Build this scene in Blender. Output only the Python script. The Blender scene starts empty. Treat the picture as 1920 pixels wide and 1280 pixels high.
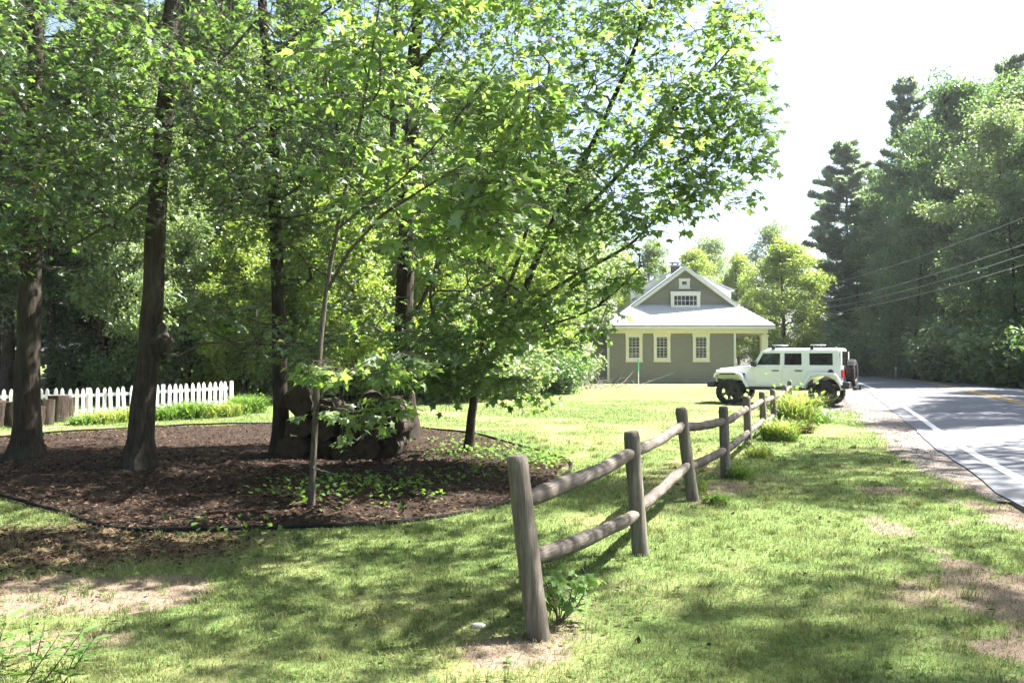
import bpy, math, random
import numpy as np
from mathutils import Vector, Matrix

# ------------------------------------------------------------------ camera, sky, sun, exposure
scene = bpy.context.scene
C = scene.collection
FPX, CX, CY, HOR, CAMZ = 1550.0, 960.0, 640.0, 667.0, 1.6
cam_data = bpy.data.cameras.new('camera')
cam = bpy.data.objects.new('camera', cam_data); C.objects.link(cam)
cam_data.sensor_width = 36.0
cam_data.lens = FPX / 1920.0 * 36.0
cam_data.clip_start = 0.05; cam_data.clip_end = 3000.0
PITCH = math.atan((HOR - CY) / FPX)
cam.location = (0, 0, CAMZ)
cam.rotation_euler = (math.radians(90) + PITCH, 0, 0)
scene.camera = cam

SUN_EL, SUN_AZ = math.radians(52), math.radians(72)     # azimuth from +Y towards +X
SDIR = Vector((math.sin(SUN_AZ) * math.cos(SUN_EL), math.cos(SUN_AZ) * math.cos(SUN_EL), math.sin(SUN_EL)))
world = bpy.data.worlds.new('World'); scene.world = world; world.use_nodes = True
wn = world.node_tree.nodes; wl = world.node_tree.links; wn.clear()
sky = wn.new('ShaderNodeTexSky'); sky.sky_type = 'NISHITA'; sky.sun_disc = False
sky.sun_elevation = SUN_EL; sky.sun_rotation = SUN_AZ
sky.air_density = 1.0; sky.dust_density = 2.6; sky.ozone_density = 1.0
bg = wn.new('ShaderNodeBackground'); bg.inputs['Strength'].default_value = 0.058
wo = wn.new('ShaderNodeOutputWorld')
wl.new(sky.outputs[0], bg.inputs['Color']); wl.new(bg.outputs[0], wo.inputs['Surface'])

sl = bpy.data.lights.new('sun', 'SUN'); sl.energy = 5.0; sl.angle = math.radians(0.53); sl.color = (1.0, 0.965, 0.90)
sun = bpy.data.objects.new('sun', sl); C.objects.link(sun)
sun.rotation_euler = (-SDIR).to_track_quat('-Z', 'Y').to_euler(); sun.location = (30, 20, 40)

scene.view_settings.view_transform = 'Standard'
scene.view_settings.look = 'None'
scene.view_settings.exposure = 2.6
scene.view_settings.gamma = 1.0
scene.view_settings.use_curve_mapping = False
scene.render.engine = 'CYCLES'
scene.cycles.max_bounces = 7; scene.cycles.diffuse_bounces = 4; scene.cycles.transmission_bounces = 5
scene.cycles.glossy_bounces = 3; scene.cycles.transparent_max_bounces = 6
scene.cycles.caustics_reflective = False; scene.cycles.caustics_refractive = False
scene.cycles.sample_clamp_indirect = 6.0
scene.cycles.use_adaptive_sampling = True; scene.cycles.adaptive_threshold = 0.025

# ------------------------------------------------------------------ helpers
R = math.radians
def ray(px, py):
    x = (px - CX) / FPX; z = (CY - py) / FPX
    c, s = math.cos(PITCH), math.sin(PITCH)
    return (x, c - z * s, s + z * c)
def G(px, py, z=0.0):
    d = ray(px, py); t = (z - CAMZ) / d[2]
    return Vector((d[0] * t, d[1] * t, z))
def A(px, py, Y):
    d = ray(px, py); t = Y / d[1]
    return Vector((d[0] * t, Y, CAMZ + d[2] * t))

def rng(seed): return np.random.default_rng(seed)
def _hash(ix, iy, seed):
    n = (ix.astype(np.int64) * 374761393 + iy.astype(np.int64) * 668265263 + seed * 974711) & 0x7fffffff
    n = (n ^ (n >> 13)) * 1274126177 & 0x7fffffff
    return ((n ^ (n >> 16)) & 0xffff) / 65535.0
def vnoise(x, y, scale, seed=0, octaves=3):
    x = np.asarray(x, float); y = np.asarray(y, float)
    out = np.zeros(np.broadcast(x, y).shape); amp = 1.0; tot = 0.0; f = 1.0 / scale
    for o in range(octaves):
        X = x * f + 17.3 * o; Y = y * f - 9.1 * o
        ix = np.floor(X); iy = np.floor(Y); fx = X - ix; fy = Y - iy
        fx = fx * fx * (3 - 2 * fx); fy = fy * fy * (3 - 2 * fy)
        h = lambda a, b: _hash(ix + a, iy + b, seed + o)
        out += amp * ((h(0, 0) * (1 - fx) + h(1, 0) * fx) * (1 - fy) + (h(0, 1) * (1 - fx) + h(1, 1) * fx) * fy)
        tot += amp; amp *= 0.5; f *= 2.0
    return out / tot
def sstep(a, b, v):
    t = np.clip((v - a) / (b - a), 0, 1); return t * t * (3 - 2 * t)

def mesh_np(name, V, Fs, attr=None, smooth=False, mats=None, mat_index=None):
    """mesh from numpy arrays; Fs = list of (n,k) index arrays"""
    me = bpy.data.meshes.new(name)
    V = np.asarray(V, np.float32)
    Fs = [np.asarray(f, np.int32) for f in Fs if len(f)]
    nl = sum(f.size for f in Fs); nf = sum(len(f) for f in Fs)
    me.vertices.add(len(V)); me.vertices.foreach_set('co', V.ravel())
    me.loops.add(nl); me.polygons.add(nf)
    me.loops.foreach_set('vertex_index', np.concatenate([f.ravel() for f in Fs]))
    tot = np.concatenate([np.full(len(f), f.shape[1], np.int32) for f in Fs])
    st = np.concatenate([[0], np.cumsum(tot)[:-1]]).astype(np.int32)
    me.polygons.foreach_set('loop_start', st)
    me.polygons.foreach_set('use_smooth', np.full(nf, bool(smooth)))
    me.update(calc_edges=True)
    if attr:
        for k, v in attr.items():
            a = me.attributes.new(k, 'FLOAT', 'POINT'); a.data.foreach_set('value', np.asarray(v, np.float32))
    for m in (mats or []): me.materials.append(m)
    if mat_index is not None: me.polygons.foreach_set('material_index', np.asarray(mat_index, np.int32))
    return me
def link(name, me, parent=None, loc=None, rotz=None):
    o = bpy.data.objects.new(name, me); C.objects.link(o)
    if parent is not None: o.parent = parent
    if loc is not None: o.location = loc
    if rotz is not None: o.rotation_euler = (0, 0, rotz)
    return o
def tag(o, label=None, cat=None, group=None, kind=None):
    if label: o['label'] = label
    if cat: o['category'] = cat
    if group: o['group'] = group
    if kind: o['kind'] = kind
    return o
def thing(name, label, cat, loc=(0, 0, 0), rotz=0, group=None):
    o = bpy.data.objects.new(name, None); C.objects.link(o)
    o.empty_display_size = 0.2
    o.location = loc; o.rotation_euler = (0, 0, rotz)
    return tag(o, label, cat, group)

class MB:
    """collects simple solids into one mesh"""
    def __init__(s): s.v = []; s.f = []
    def add(s, vs, fs):
        n = len(s.v); s.v += [tuple(v) for v in vs]; s.f += [tuple(i + n for i in f) for f in fs]; return s
    def box(s, x0, x1, y0, y1, z0, z1):
        return s.add([(x0, y0, z0), (x1, y0, z0), (x1, y1, z0), (x0, y1, z0), (x0, y0, z1), (x1, y0, z1), (x1, y1, z1), (x0, y1, z1)],
                     [(0, 3, 2, 1), (4, 5, 6, 7), (0, 1, 5, 4), (1, 2, 6, 5), (2, 3, 7, 6), (3, 0, 4, 7)])
    def prism(s, prof, lo, hi, axis='y', taper=None):
        """prof: list of 2D points; axis y -> (x,z) extruded in y; axis x -> (y,z) extruded in x; axis z -> (x,y)"""
        n = len(prof); vs = []
        for t in (lo, hi):
            for a, b in prof:
                vs.append((a, t, b) if axis == 'y' else (t, a, b) if axis == 'x' else (a, b, t))
        fs = [tuple(range(n)), tuple(range(2 * n - 1, n - 1, -1))]
        fs += [(i, (i + 1) % n, n + (i + 1) % n, n + i) for i in range(n)]
        return s.add(vs, fs)
    def hexa(s, p): # 8 points bottom 4, top 4
        return s.add(p, [(0, 3, 2, 1), (4, 5, 6, 7), (0, 1, 5, 4), (1, 2, 6, 5), (2, 3, 7, 6), (3, 0, 4, 7)])
    def cyl(s, c, axis, r, h0, h1, n=20, r2=None):
        r2 = r if r2 is None else r2; vs = []
        for t, rr in ((h0, r), (h1, r2)):
            for i in range(n):
                a = 2 * math.pi * i / n; u, w = rr * math.cos(a), rr * math.sin(a)
                vs.append((c[0] + t, c[1] + u, c[2] + w) if axis == 'x' else (c[0] + u, c[1] + t, c[2] + w) if axis == 'y' else (c[0] + u, c[1] + w, c[2] + t))
        fs = [tuple(range(n)), tuple(range(2 * n - 1, n - 1, -1))] + [(i, (i + 1) % n, n + (i + 1) % n, n + i) for i in range(n)]
        return s.add(vs, fs)
    def mesh(s, name, mat, smooth=False):
        import bmesh
        me = bpy.data.meshes.new(name); me.from_pydata(s.v, [], s.f); me.update()
        bm = bmesh.new(); bm.from_mesh(me); bmesh.ops.recalc_face_normals(bm, faces=bm.faces); bm.to_mesh(me); bm.free()
        if smooth:
            for p in me.polygons: p.use_smooth = True
        me.materials.append(mat); return me
    def build(s, name, mat, parent=None, bevel=0.0, smooth=False, segs=2):
        o = link(name, s.mesh(name, mat, smooth), parent)
        if bevel:
            m = o.modifiers.new('bevel', 'BEVEL'); m.width = bevel; m.segments = segs; m.limit_method = 'ANGLE'; m.angle_limit = R(35)
            m.harden_normals = False
        return o

def tube_arrays(chains, sides):
    """chains: list of (P(n,3), R(n)); returns V, F quads"""
    Vs, Fs, off = [], [], 0
    for (P, rad), k in zip(chains, sides):
        P = np.asarray(P, float); n = len(P)
        if n < 2: continue
        T = np.gradient(P, axis=0); T /= np.linalg.norm(T, axis=1, keepdims=True) + 1e-9
        m = np.abs(T.mean(0)); ref = np.eye(3)[int(np.argmin(m))]
        N = np.cross(T, ref); N /= np.linalg.norm(N, axis=1, keepdims=True) + 1e-9
        B = np.cross(T, N)
        a = np.linspace(0, 2 * np.pi, k, endpoint=False)
        rad = np.asarray(rad, float)
        if rad.ndim == 1: rad = rad[:, None] * np.ones((1, k))
        ring = P[:, None, :] + rad[:, :, None] * (np.cos(a)[None, :, None] * N[:, None, :] + np.sin(a)[None, :, None] * B[:, None, :])
        Vs.append(ring.reshape(-1, 3))
        i = np.arange(n - 1)[:, None] * k; j = np.arange(k)[None, :]; j2 = (j + 1) % k
        F = np.stack([i + j, i + j2, i + k + j2, i + k + j], -1).reshape(-1, 4) + off
        Fs.append(F); off += n * k
    if not Vs: return np.zeros((0, 3)), np.zeros((0, 4), int)
    return np.concatenate(Vs), np.concatenate(Fs)
def catmull(pts, step):
    P = [np.array(p, float) for p in pts]; P = [2 * P[0] - P[1]] + P + [2 * P[-1] - P[-2]]; out = []
    for i in range(1, len(P) - 2):
        n = max(1, int(np.linalg.norm(P[i + 1] - P[i]) / step))
        for t in np.arange(n) / n:
            a, b, c, d = P[i - 1], P[i], P[i + 1], P[i + 2]
            out.append(0.5 * ((2 * b) + (c - a) * t + (2 * a - 5 * b + 4 * c - d) * t * t + (3 * b - a - 3 * c + d) * t ** 3))
    out.append(P[-2]); return np.array(out)
def scatter(tv, tf, pos, X, Y, Z, size):
    """copies of a template at pos with axes X,Y,Z -> V,F"""
    size = np.asarray(size)[:, None, None]
    V = pos[:, None, :] + size * (tv[None, :, 0:1] * X[:, None, :] + tv[None, :, 1:2] * Y[:, None, :] + tv[None, :, 2:3] * Z[:, None, :])
    F = (tf[None] + (np.arange(len(pos)) * len(tv))[:, None, None]).reshape(-1, tf.shape[1])
    return V.reshape(-1, 3), F
def norm(a): return a / (np.linalg.norm(a, axis=-1, keepdims=True) + 1e-9)
def frames(Yd, Nd):
    Y = norm(Yd); X = norm(np.cross(Y, Nd)); Z = np.cross(X, Y); return X, Y, Z

# ------------------------------------------------------------------ materials
def nt(name):
    m = bpy.data.materials.new(name); m.use_nodes = True; t = m.node_tree; t.nodes.clear()
    out = t.nodes.new('ShaderNodeOutputMaterial'); return m, t, out
def N_(t, typ, **kw):
    n = t.nodes.new(typ)
    for k, v in kw.items():
        if k in n.inputs: n.inputs[k].default_value = v
        else: setattr(n, k, v)
    return n
def ramp(t, fac, stops):
    n = t.nodes.new('ShaderNodeValToRGB'); e = n.color_ramp.elements
    while len(e) > 1: e.remove(e[-1])
    e[0].position, e[0].color = stops[0][0], (*stops[0][1], 1)
    for p, c in stops[1:]:
        x = e.new(p); x.color = (*c, 1)
    t.links.new(fac, n.inputs['Fac']); return n.outputs['Color']
def noise(t, scale, detail=4, rough=0.6, vec=None, dist=0.0):
    n = N_(t, 'ShaderNodeTexNoise', Scale=scale, Detail=detail, Roughness=rough, Distortion=dist)
    if vec is not None: t.links.new(vec, n.inputs['Vector'])
    return n.outputs['Fac']
def coords(t, kind='Object', scale=(1, 1, 1)):
    tc = t.nodes.new('ShaderNodeTexCoord'); mp = t.nodes.new('ShaderNodeMapping'); mp.inputs['Scale'].default_value = scale
    t.links.new(tc.outputs[kind], mp.inputs['Vector']); return mp.outputs['Vector']
def bump(t, h, strength=0.3, dist=0.02):
    b = N_(t, 'ShaderNodeBump', Strength=strength, Distance=dist); t.links.new(h, b.inputs['Height']); return b.outputs['Normal']
def mixc(t, fac, a, b, blend='MIX'):
    n = t.nodes.new('ShaderNodeMix'); n.data_type = 'RGBA'; n.blend_type = blend
    for sock, v in ((n.inputs[0], fac), (n.inputs[6], a), (n.inputs[7], b)):
        if hasattr(v, 'links'): t.links.new(v, sock)
        elif isinstance(v, (int, float)): sock.default_value = v
        else: sock.default_value = (*v, 1)
    return n.outputs[2]
def math_(t, op, a, b=0.0):
    n = t.nodes.new('ShaderNodeMath'); n.operation = op
    for i, v in enumerate((a, b)):
        if hasattr(v, 'links'): t.links.new(v, n.inputs[i])
        else: n.inputs[i].default_value = v
    return n.outputs[0]
def attr_(t, name):
    a = t.nodes.new('ShaderNodeAttribute'); a.attribute_name = name; return a.outputs['Fac']
def pbsdf(t, out, color, rough=0.8, normal=None, spec=0.3, metal=0.0, **kw):
    p = t.nodes.new('ShaderNodeBsdfPrincipled')
    if hasattr(color, 'links'): t.links.new(color, p.inputs['Base Color'])
    else: p.inputs['Base Color'].default_value = (*color, 1)
    if hasattr(rough, 'links'): t.links.new(rough, p.inputs['Roughness'])
    else: p.inputs['Roughness'].default_value = rough
    p.inputs['Specular IOR Level'].default_value = spec; p.inputs['Metallic'].default_value = metal
    for k, v in kw.items(): p.inputs[k].default_value = v
    if normal is not None: t.links.new(normal, p.inputs['Normal'])
    t.links.new(p.outputs[0], out.inputs['Surface']); return p

def leaf_mat(name, lo, hi, tlo, thi, gloss=0.08, trans=0.5, rough=0.4):
    m, t, out = nt(name)
    v = attr_(t, 'v')
    oi = t.nodes.new('ShaderNodeObjectInfo')
    c = ramp(t, v, [(0.0, lo), (1.0, hi)]); ct = ramp(t, v, [(0.0, tlo), (1.0, thi)])
    hs = N_(t, 'ShaderNodeHueSaturation'); t.links.new(c, hs.inputs['Color'])
    hv = math_(t, 'ADD', math_(t, 'MULTIPLY', oi.outputs['Random'], 0.3), 0.85); t.links.new(hv, hs.inputs['Value'])
    d = t.nodes.new('ShaderNodeBsdfDiffuse'); t.links.new(hs.outputs[0], d.inputs['Color'])
    tr = t.nodes.new('ShaderNodeBsdfTranslucent'); t.links.new(ct, tr.inputs['Color'])
    g = N_(t, 'ShaderNodeBsdfGlossy', Roughness=rough); g.inputs['Color'].default_value = (0.9, 1.0, 0.92, 1)
    m1 = N_(t, 'ShaderNodeMixShader'); m1.inputs[0].default_value = trans
    t.links.new(d.outputs[0], m1.inputs[1]); t.links.new(tr.outputs[0], m1.inputs[2])
    m2 = N_(t, 'ShaderNodeMixShader'); m2.inputs[0].default_value = gloss
    t.links.new(m1.outputs[0], m2.inputs[1]); t.links.new(g.outputs[0], m2.inputs[2])
    t.links.new(m2.outputs[0], out.inputs['Surface']); return m
def bark_mat(name, c0, c1, scale=1.0, axis='z'):
    m, t, out = nt(name)
    v = coords(t, 'Object', (9 * scale, 9 * scale, 1.6 * scale) if axis == 'z' else (9 * scale, 1.6 * scale, 9 * scale))
    n1 = noise(t, 2.2, 6, 0.65, v, 0.6); n2 = noise(t, 1.3, 3, 0.5, coords(t, 'Object', (1, 1, 1)))
    c = ramp(t, n1, [(0.3, c0), (0.72, c1)])
    c = mixc(t, ramp(t, n2, [(0.5, (0, 0, 0)), (0.75, (0.6, 0.6, 0.6))]), c, (0.07, 0.078, 0.058))
    pbsdf(t, out, c, 0.9, bump(t, n1, 0.9, 0.03), 0.15); return m
def plain(name, col, rough=0.6, spec=0.4, metal=0.0, var=0.12, vscale=6.0, bmp=0.0, **kw):
    m, t, out = nt(name); v = coords(t)
    n = noise(t, vscale, 5, 0.6, v)
    lo = tuple(x * (1 - var) for x in col); hi = tuple(min(1, x * (1 + var)) for x in col)
    c = ramp(t, n, [(0.3, lo), (0.7, hi)])
    pbsdf(t, out, c, rough, bump(t, n, bmp, 0.01) if bmp else None, spec, metal, **kw); return m
def wood_mat(name, c0, c1, c2, axis='z', k=1.0):
    m, t, out = nt(name)
    s = {'z': (16, 16, 1.0), 'x': (1.0, 16, 16), 'y': (16, 1.0, 16)}[axis]
    n = noise(t, 2.0 * k, 6, 0.7, coords(t, 'Object', s), 1.0)
    n2 = noise(t, 2.5, 4, 0.6, coords(t))
    c = ramp(t, n, [(0.25, c0), (0.5, c1), (0.75, c2)])
    c = mixc(t, ramp(t, n2, [(0.42, (0, 0, 0)), (0.62, (0.75,) * 3)]), c, tuple(x * 0.55 for x in c1))
    pbsdf(t, out, c, 0.85, bump(t, n, 0.8, 0.012), 0.2); return m

M = {}
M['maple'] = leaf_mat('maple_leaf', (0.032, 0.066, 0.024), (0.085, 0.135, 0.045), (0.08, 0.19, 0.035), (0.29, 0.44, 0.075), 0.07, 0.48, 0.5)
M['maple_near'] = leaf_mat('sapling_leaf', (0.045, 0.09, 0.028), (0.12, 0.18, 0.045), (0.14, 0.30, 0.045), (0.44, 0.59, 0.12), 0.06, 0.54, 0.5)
M['maple_sun'] = leaf_mat('sunlit_maple_leaf', (0.045, 0.09, 0.028), (0.12, 0.18, 0.05), (0.13, 0.29, 0.05), (0.42, 0.58, 0.13), 0.06, 0.54, 0.5)  # brighter copy of the maple leaf, sunlight put into its colour
M['broad'] = leaf_mat('broad_leaf', (0.035, 0.07, 0.03), (0.09, 0.145, 0.055), (0.09, 0.20, 0.04), (0.24, 0.37, 0.08), 0.07, 0.45)
M['bright'] = leaf_mat('bright_leaf', (0.09, 0.15, 0.03), (0.19, 0.25, 0.05), (0.28, 0.42, 0.05), (0.5, 0.6, 0.1), 0.05, 0.5)
M['pale'] = leaf_mat('pale_leaf', (0.07, 0.12, 0.05), (0.17, 0.22, 0.09), (0.2, 0.32, 0.08), (0.4, 0.5, 0.15), 0.08, 0.45)
M['pine'] = leaf_mat('pine_needle', (0.08, 0.125, 0.08), (0.16, 0.215, 0.135), (0.2, 0.29, 0.16), (0.36, 0.46, 0.26), 0.06, 0.55)
M['hemlock'] = leaf_mat('hemlock_needle', (0.025, 0.055, 0.022), (0.07, 0.12, 0.045), (0.05, 0.12, 0.02), (0.16, 0.26, 0.05), 0.05, 0.35)
M['grass'] = leaf_mat('grass_blade', (0.06, 0.105, 0.028), (0.29, 0.275, 0.125), (0.12, 0.20, 0.04), (0.38, 0.39, 0.16), 0.012, 0.38)
M['tallgrass'] = leaf_mat('tall_grass', (0.12, 0.17, 0.035), (0.28, 0.30, 0.09), (0.3, 0.42, 0.06), (0.5, 0.55, 0.14), 0.04, 0.45)
M['flower_white'] = leaf_mat('white_petal', (0.6, 0.62, 0.6), (0.75, 0.76, 0.75), (0.5, 0.5, 0.5), (0.6, 0.6, 0.6), 0.03, 0.3)
M['weed'] = leaf_mat('weed_leaf', (0.05, 0.105, 0.028), (0.12, 0.20, 0.05), (0.16, 0.32, 0.04), (0.32, 0.48, 0.08), 0.015, 0.45, 0.6)
M['litter'] = leaf_mat('dead_leaf', (0.016, 0.010, 0.008), (0.17, 0.11, 0.075), (0.05, 0.025, 0.015), (0.14, 0.08, 0.045), 0.004, 0.15, 0.7)
M['thatch'] = leaf_mat('dry_thatch', (0.09, 0.06, 0.04), (0.30, 0.225, 0.14), (0.05, 0.04, 0.02), (0.15, 0.12, 0.07), 0.005, 0.15, 0.7)
M['bark'] = bark_mat('bark', (0.013, 0.010, 0.008), (0.070, 0.056, 0.043))
M['bark_pine'] = bark_mat('bark_pine', (0.028, 0.02, 0.016), (0.12, 0.085, 0.065), 0.8)
M['bark_thin'] = bark_mat('bark_thin', (0.045, 0.038, 0.03), (0.15, 0.13, 0.105), 1.8)
M['deadwood'] = bark_mat('dead_wood', (0.16, 0.145, 0.13), (0.38, 0.36, 0.33), 2.0)
M['bark_log'] = bark_mat('log_bark', (0.012, 0.009, 0.007), (0.075, 0.055, 0.042), 0.9, 'y')
M['post'] = wood_mat('weathered_post', (0.055, 0.045, 0.035), (0.15, 0.13, 0.105), (0.27, 0.24, 0.20), 'z')
M['rail'] = wood_mat('weathered_rail', (0.028, 0.022, 0.018), (0.125, 0.105, 0.088), (0.29, 0.26, 0.225), 'x', 1.6)
def cut_mat():
    m, t, out = nt('cut_wood'); v = coords(t, 'Object', (1, 0.0, 1)); w = t.nodes.new('ShaderNodeTexWave'); w.wave_type = 'RINGS'; w.rings_direction = 'Y'
    w.inputs['Scale'].default_value = 16; w.inputs['Distortion'].default_value = 3.5; w.inputs['Detail'].default_value = 3; t.links.new(v, w.inputs['Vector'])
    n = noise(t, 7, 5, 0.7, coords(t)); c = ramp(t, w.outputs['Fac'], [(0.2, (0.040, 0.029, 0.020)), (0.8, (0.075, 0.055, 0.038))]); c = mixc(t, ramp(t, n, [(0.4, (0,) * 3), (0.65, (0.8,) * 3)]), c, (0.018, 0.014, 0.011))
    pbsdf(t, out, c, 0.95, bump(t, n, 0.6, 0.03), 0.1); return m
M['cut'] = cut_mat()
M['white_paint'] = plain('white_paint', (0.78, 0.78, 0.76), 0.55, 0.3, var=0.05, vscale=3)

# ------------------------------------------------------------------ layout of the place (metres; camera at the origin looking along +Y)
WLINE = catmull([(-4.6, -22, 0), (-0.8, -10, 0), (2.7, 0, 0), (6.4, 10.4, 0), (8.1, 15.2, 0), (11.5, 24, 0), (16.7, 38, 0), (20.3, 48.6, 0),
                 (22.6, 57, 0), (22.8, 66, 0), (20.8, 75, 0), (17.5, 82, 0)], 0.6)[:, :2]
_T = np.gradient(WLINE, axis=0); _T /= np.linalg.norm(_T, axis=1, keepdims=True)
WN = np.stack([_T[:, 1], -_T[:, 0]], 1)                     # to the right of the line
def roadoff(x, y):
    x = np.asarray(x, float); y = np.asarray(y, float); sh = x.shape
    P = np.stack([x.ravel(), y.ravel()], 1); out = np.empty(len(P))
    W = WLINE[::2]; Nn = WN[::2]
    for i in range(0, len(P), 20000):
        q = P[i:i + 20000]; d = ((q[:, None, :] - W[None]) ** 2).sum(-1); j = d.argmin(1)
        out[i:i + 20000] = ((q - W[j]) * Nn[j]).sum(1)
    return out.reshape(sh)
BED = np.array([G(*p)[:2] for p in [(-420, 828), (0, 822), (290, 801), (520, 794), (700, 797), (820, 806), (920, 822), (1000, 845), (1070, 868),
                (1030, 912), (950, 945), (700, 985), (330, 997), (200, 990), (100, 960), (0, 933), (-420, 905)]])
def in_poly(x, y, P):
    c = np.zeros(np.shape(x), bool); n = len(P)
    for i in range(n):
        x0, y0 = P[i]; x1, y1 = P[(i + 1) % n]
        c ^= ((y0 > y) != (y1 > y)) & (x < (x1 - x0) * (y - y0) / (y1 - y0 + 1e-12) + x0)
    return c
def poly_dist(x, y, P, closed=True):
    d = np.full(np.shape(x), 1e9); n = len(P)
    for i in range(n if closed else n - 1):
        a = P[i]; b = P[(i + 1) % n]; ab = b - a
        t = np.clip(((x - a[0]) * ab[0] + (y - a[1]) * ab[1]) / (ab @ ab), 0, 1)
        d = np.minimum(d, np.hypot(x - a[0] - t * ab[0], y - a[1] - t * ab[1]))
    return d
POSTS = [  # x, y, height, lean x at the top, lean y
    (0.15, 4.70, 1.03, -0.125, 0.03), (1.045, 6.74, 1.00, -0.075, 0.0), (1.98, 9.08, 1.02, -0.125, 0.02), (2.83, 10.97, 0.94, -0.03, 0.0),
    (3.86, 13.5, 0.96, -0.035, 0.0), (4.88, 16.0, 0.90, -0.05, 0.0), (5.80, 18.3, 0.86, -0.03, 0.02), (6.72, 20.5, 0.87, 0.03, 0.0), (7.68, 22.8, 0.92, -0.03, 0.0)]
FENCE = np.array([[p[0], p[1]] for p in POSTS])

def masks(x, y):
    off = roadoff(x, y)
    bd = poly_dist(x, y, BED); inb = in_poly(x, y, BED); sb = np.where(inb, bd, -bd)
    nz = vnoise(x, y, 0.9, 3, 4); nz2 = vnoise(x, y, 0.35, 8, 3); nb = vnoise(x, y, 2.6, 21, 3)
    mulch = sstep(-0.10, 0.06, sb + 0.10 * (nz - 0.5))
    # leaf litter spreading in front of the bed on the left
    lit = sstep(0.1, 0.7, 1.0 - np.hypot((x + 4.2) / 2.6, (y - 7.0) / 1.25) + 0.9 * (nz - 0.5))
    lit = np.maximum(lit, sstep(0.1, 0.6, 1.0 - np.hypot((x + 7.5) / 2.6, (y - 7.6) / 1.6) + 0.8 * (nz - 0.5)))
    # bare sandy patch lower left
    dirt = sstep(-0.15, 0.75, 1.0 - np.hypot((x + 2.75) / 1.35, (y - 5.6) / 0.60) + 1.3 * (nz - 0.5))
    dirt = np.maximum(dirt, 0.55 * sstep(0.0, 0.9, 1.0 - np.hypot((x + 2.4) / 0.8, (y - 4.7) / 0.4) + 1.4 * (nz - 0.5)))
    # worn strip under the rail fence
    fd = poly_dist(x - 0.12, y, FENCE, False)
    fs = sstep(-0.1, 0.65, 0.40 - fd + 1.0 * (nz - 0.5) + 0.4 * (nz2 - 0.5)) * sstep(14.5, 9.0, y) * (0.55 + 0.45 * sstep(0.35, 0.6, nb))
    fs = np.maximum(fs, 0.85 * sstep(-0.1, 0.6, 0.42 - np.hypot(x - 0.0, (y - 4.45) * 1.6) + 1.2 * (nz - 0.5)))
    dirt = np.maximum(dirt, fs * 0.95)
    # worn verge beside the road, near the camera
    verge = sstep(-3.0, -0.6, off + 1.4 * (nz - 0.5)) * (off < 0) * sstep(12.5, 9.5, y) * 1.0 * sstep(0.36, 0.70, nz + 0.30 * (nb - 0.5) + 0.3 * (nz2 - 0.5) + 0.12)
    track = sstep(0.05, 0.4, 0.22 - np.abs(x - (1.95 + 0.10 * (y - 4))) + 0.25 * (nz - 0.5)) * sstep(7.5, 6, y) * sstep(0.45, 0.6, nz2 + 0.1)
    dirt = np.maximum(dirt, np.maximum(verge, track * 0.9))
    # lawn beyond the fence: faint dry patches
    # gravel shoulder
    gw = -0.80 - 0.45 * sstep(14, 22, y) - 0.9 * sstep(22, 26, y) * sstep(33, 29, y) + 0.55 * sstep(11.5, 9.0, y)
    gravel = sstep(gw - 0.35, gw + 0.10, off + 0.5 * (nz - 0.5)) * sstep(8.2, 9.8, y)
    # gravel pull-off under the rear of the parked car
    gravel = np.maximum(gravel, sstep(0.0, 0.35, 1.0 - np.hypot((x - 10.9) / 2.1, (y - 25.9) / 2.6) + 0.4 * (nz - 0.5)))
    dry = np.clip(sstep(0.42, 0.72, nb * 0.5 + nz * 0.5), 0, 1)
    return dict(mulch=np.clip(mulch, 0, 1), litter=np.clip(np.maximum(lit, 0), 0, 1), dirt=np.clip(dirt, 0, 1), gravel=np.clip(gravel, 0, 1), dry=dry, off=off)

def gz(x, y, off=None):
    x = np.asarray(x, float); y = np.asarray(y, float)
    if off is None: off = roadoff(x, y)
    z = 0.05 * (vnoise(x, y, 2.3, 5, 3) - 0.5) + 0.018 * (vnoise(x, y, 0.3, 6, 2) - 0.5)
    z = z * np.clip(1 - (np.hypot(x, y) - 30) / 40, 0, 1)
    under = sstep(-0.9, -0.25, off) * sstep(9.5, 8.1, off)
    z = z * (1 - under) - 0.045 * under
    z = z + np.clip(off - 10.0, 0, 60) * 0.20 * sstep(10, 16, off) * sstep(-5, 15, y) * sstep(12, 20, x) * sstep(110, 90, y)
    z = z + 0.12 * sstep(21, 26, y) * sstep(-3, -7, x)
    return z

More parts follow.
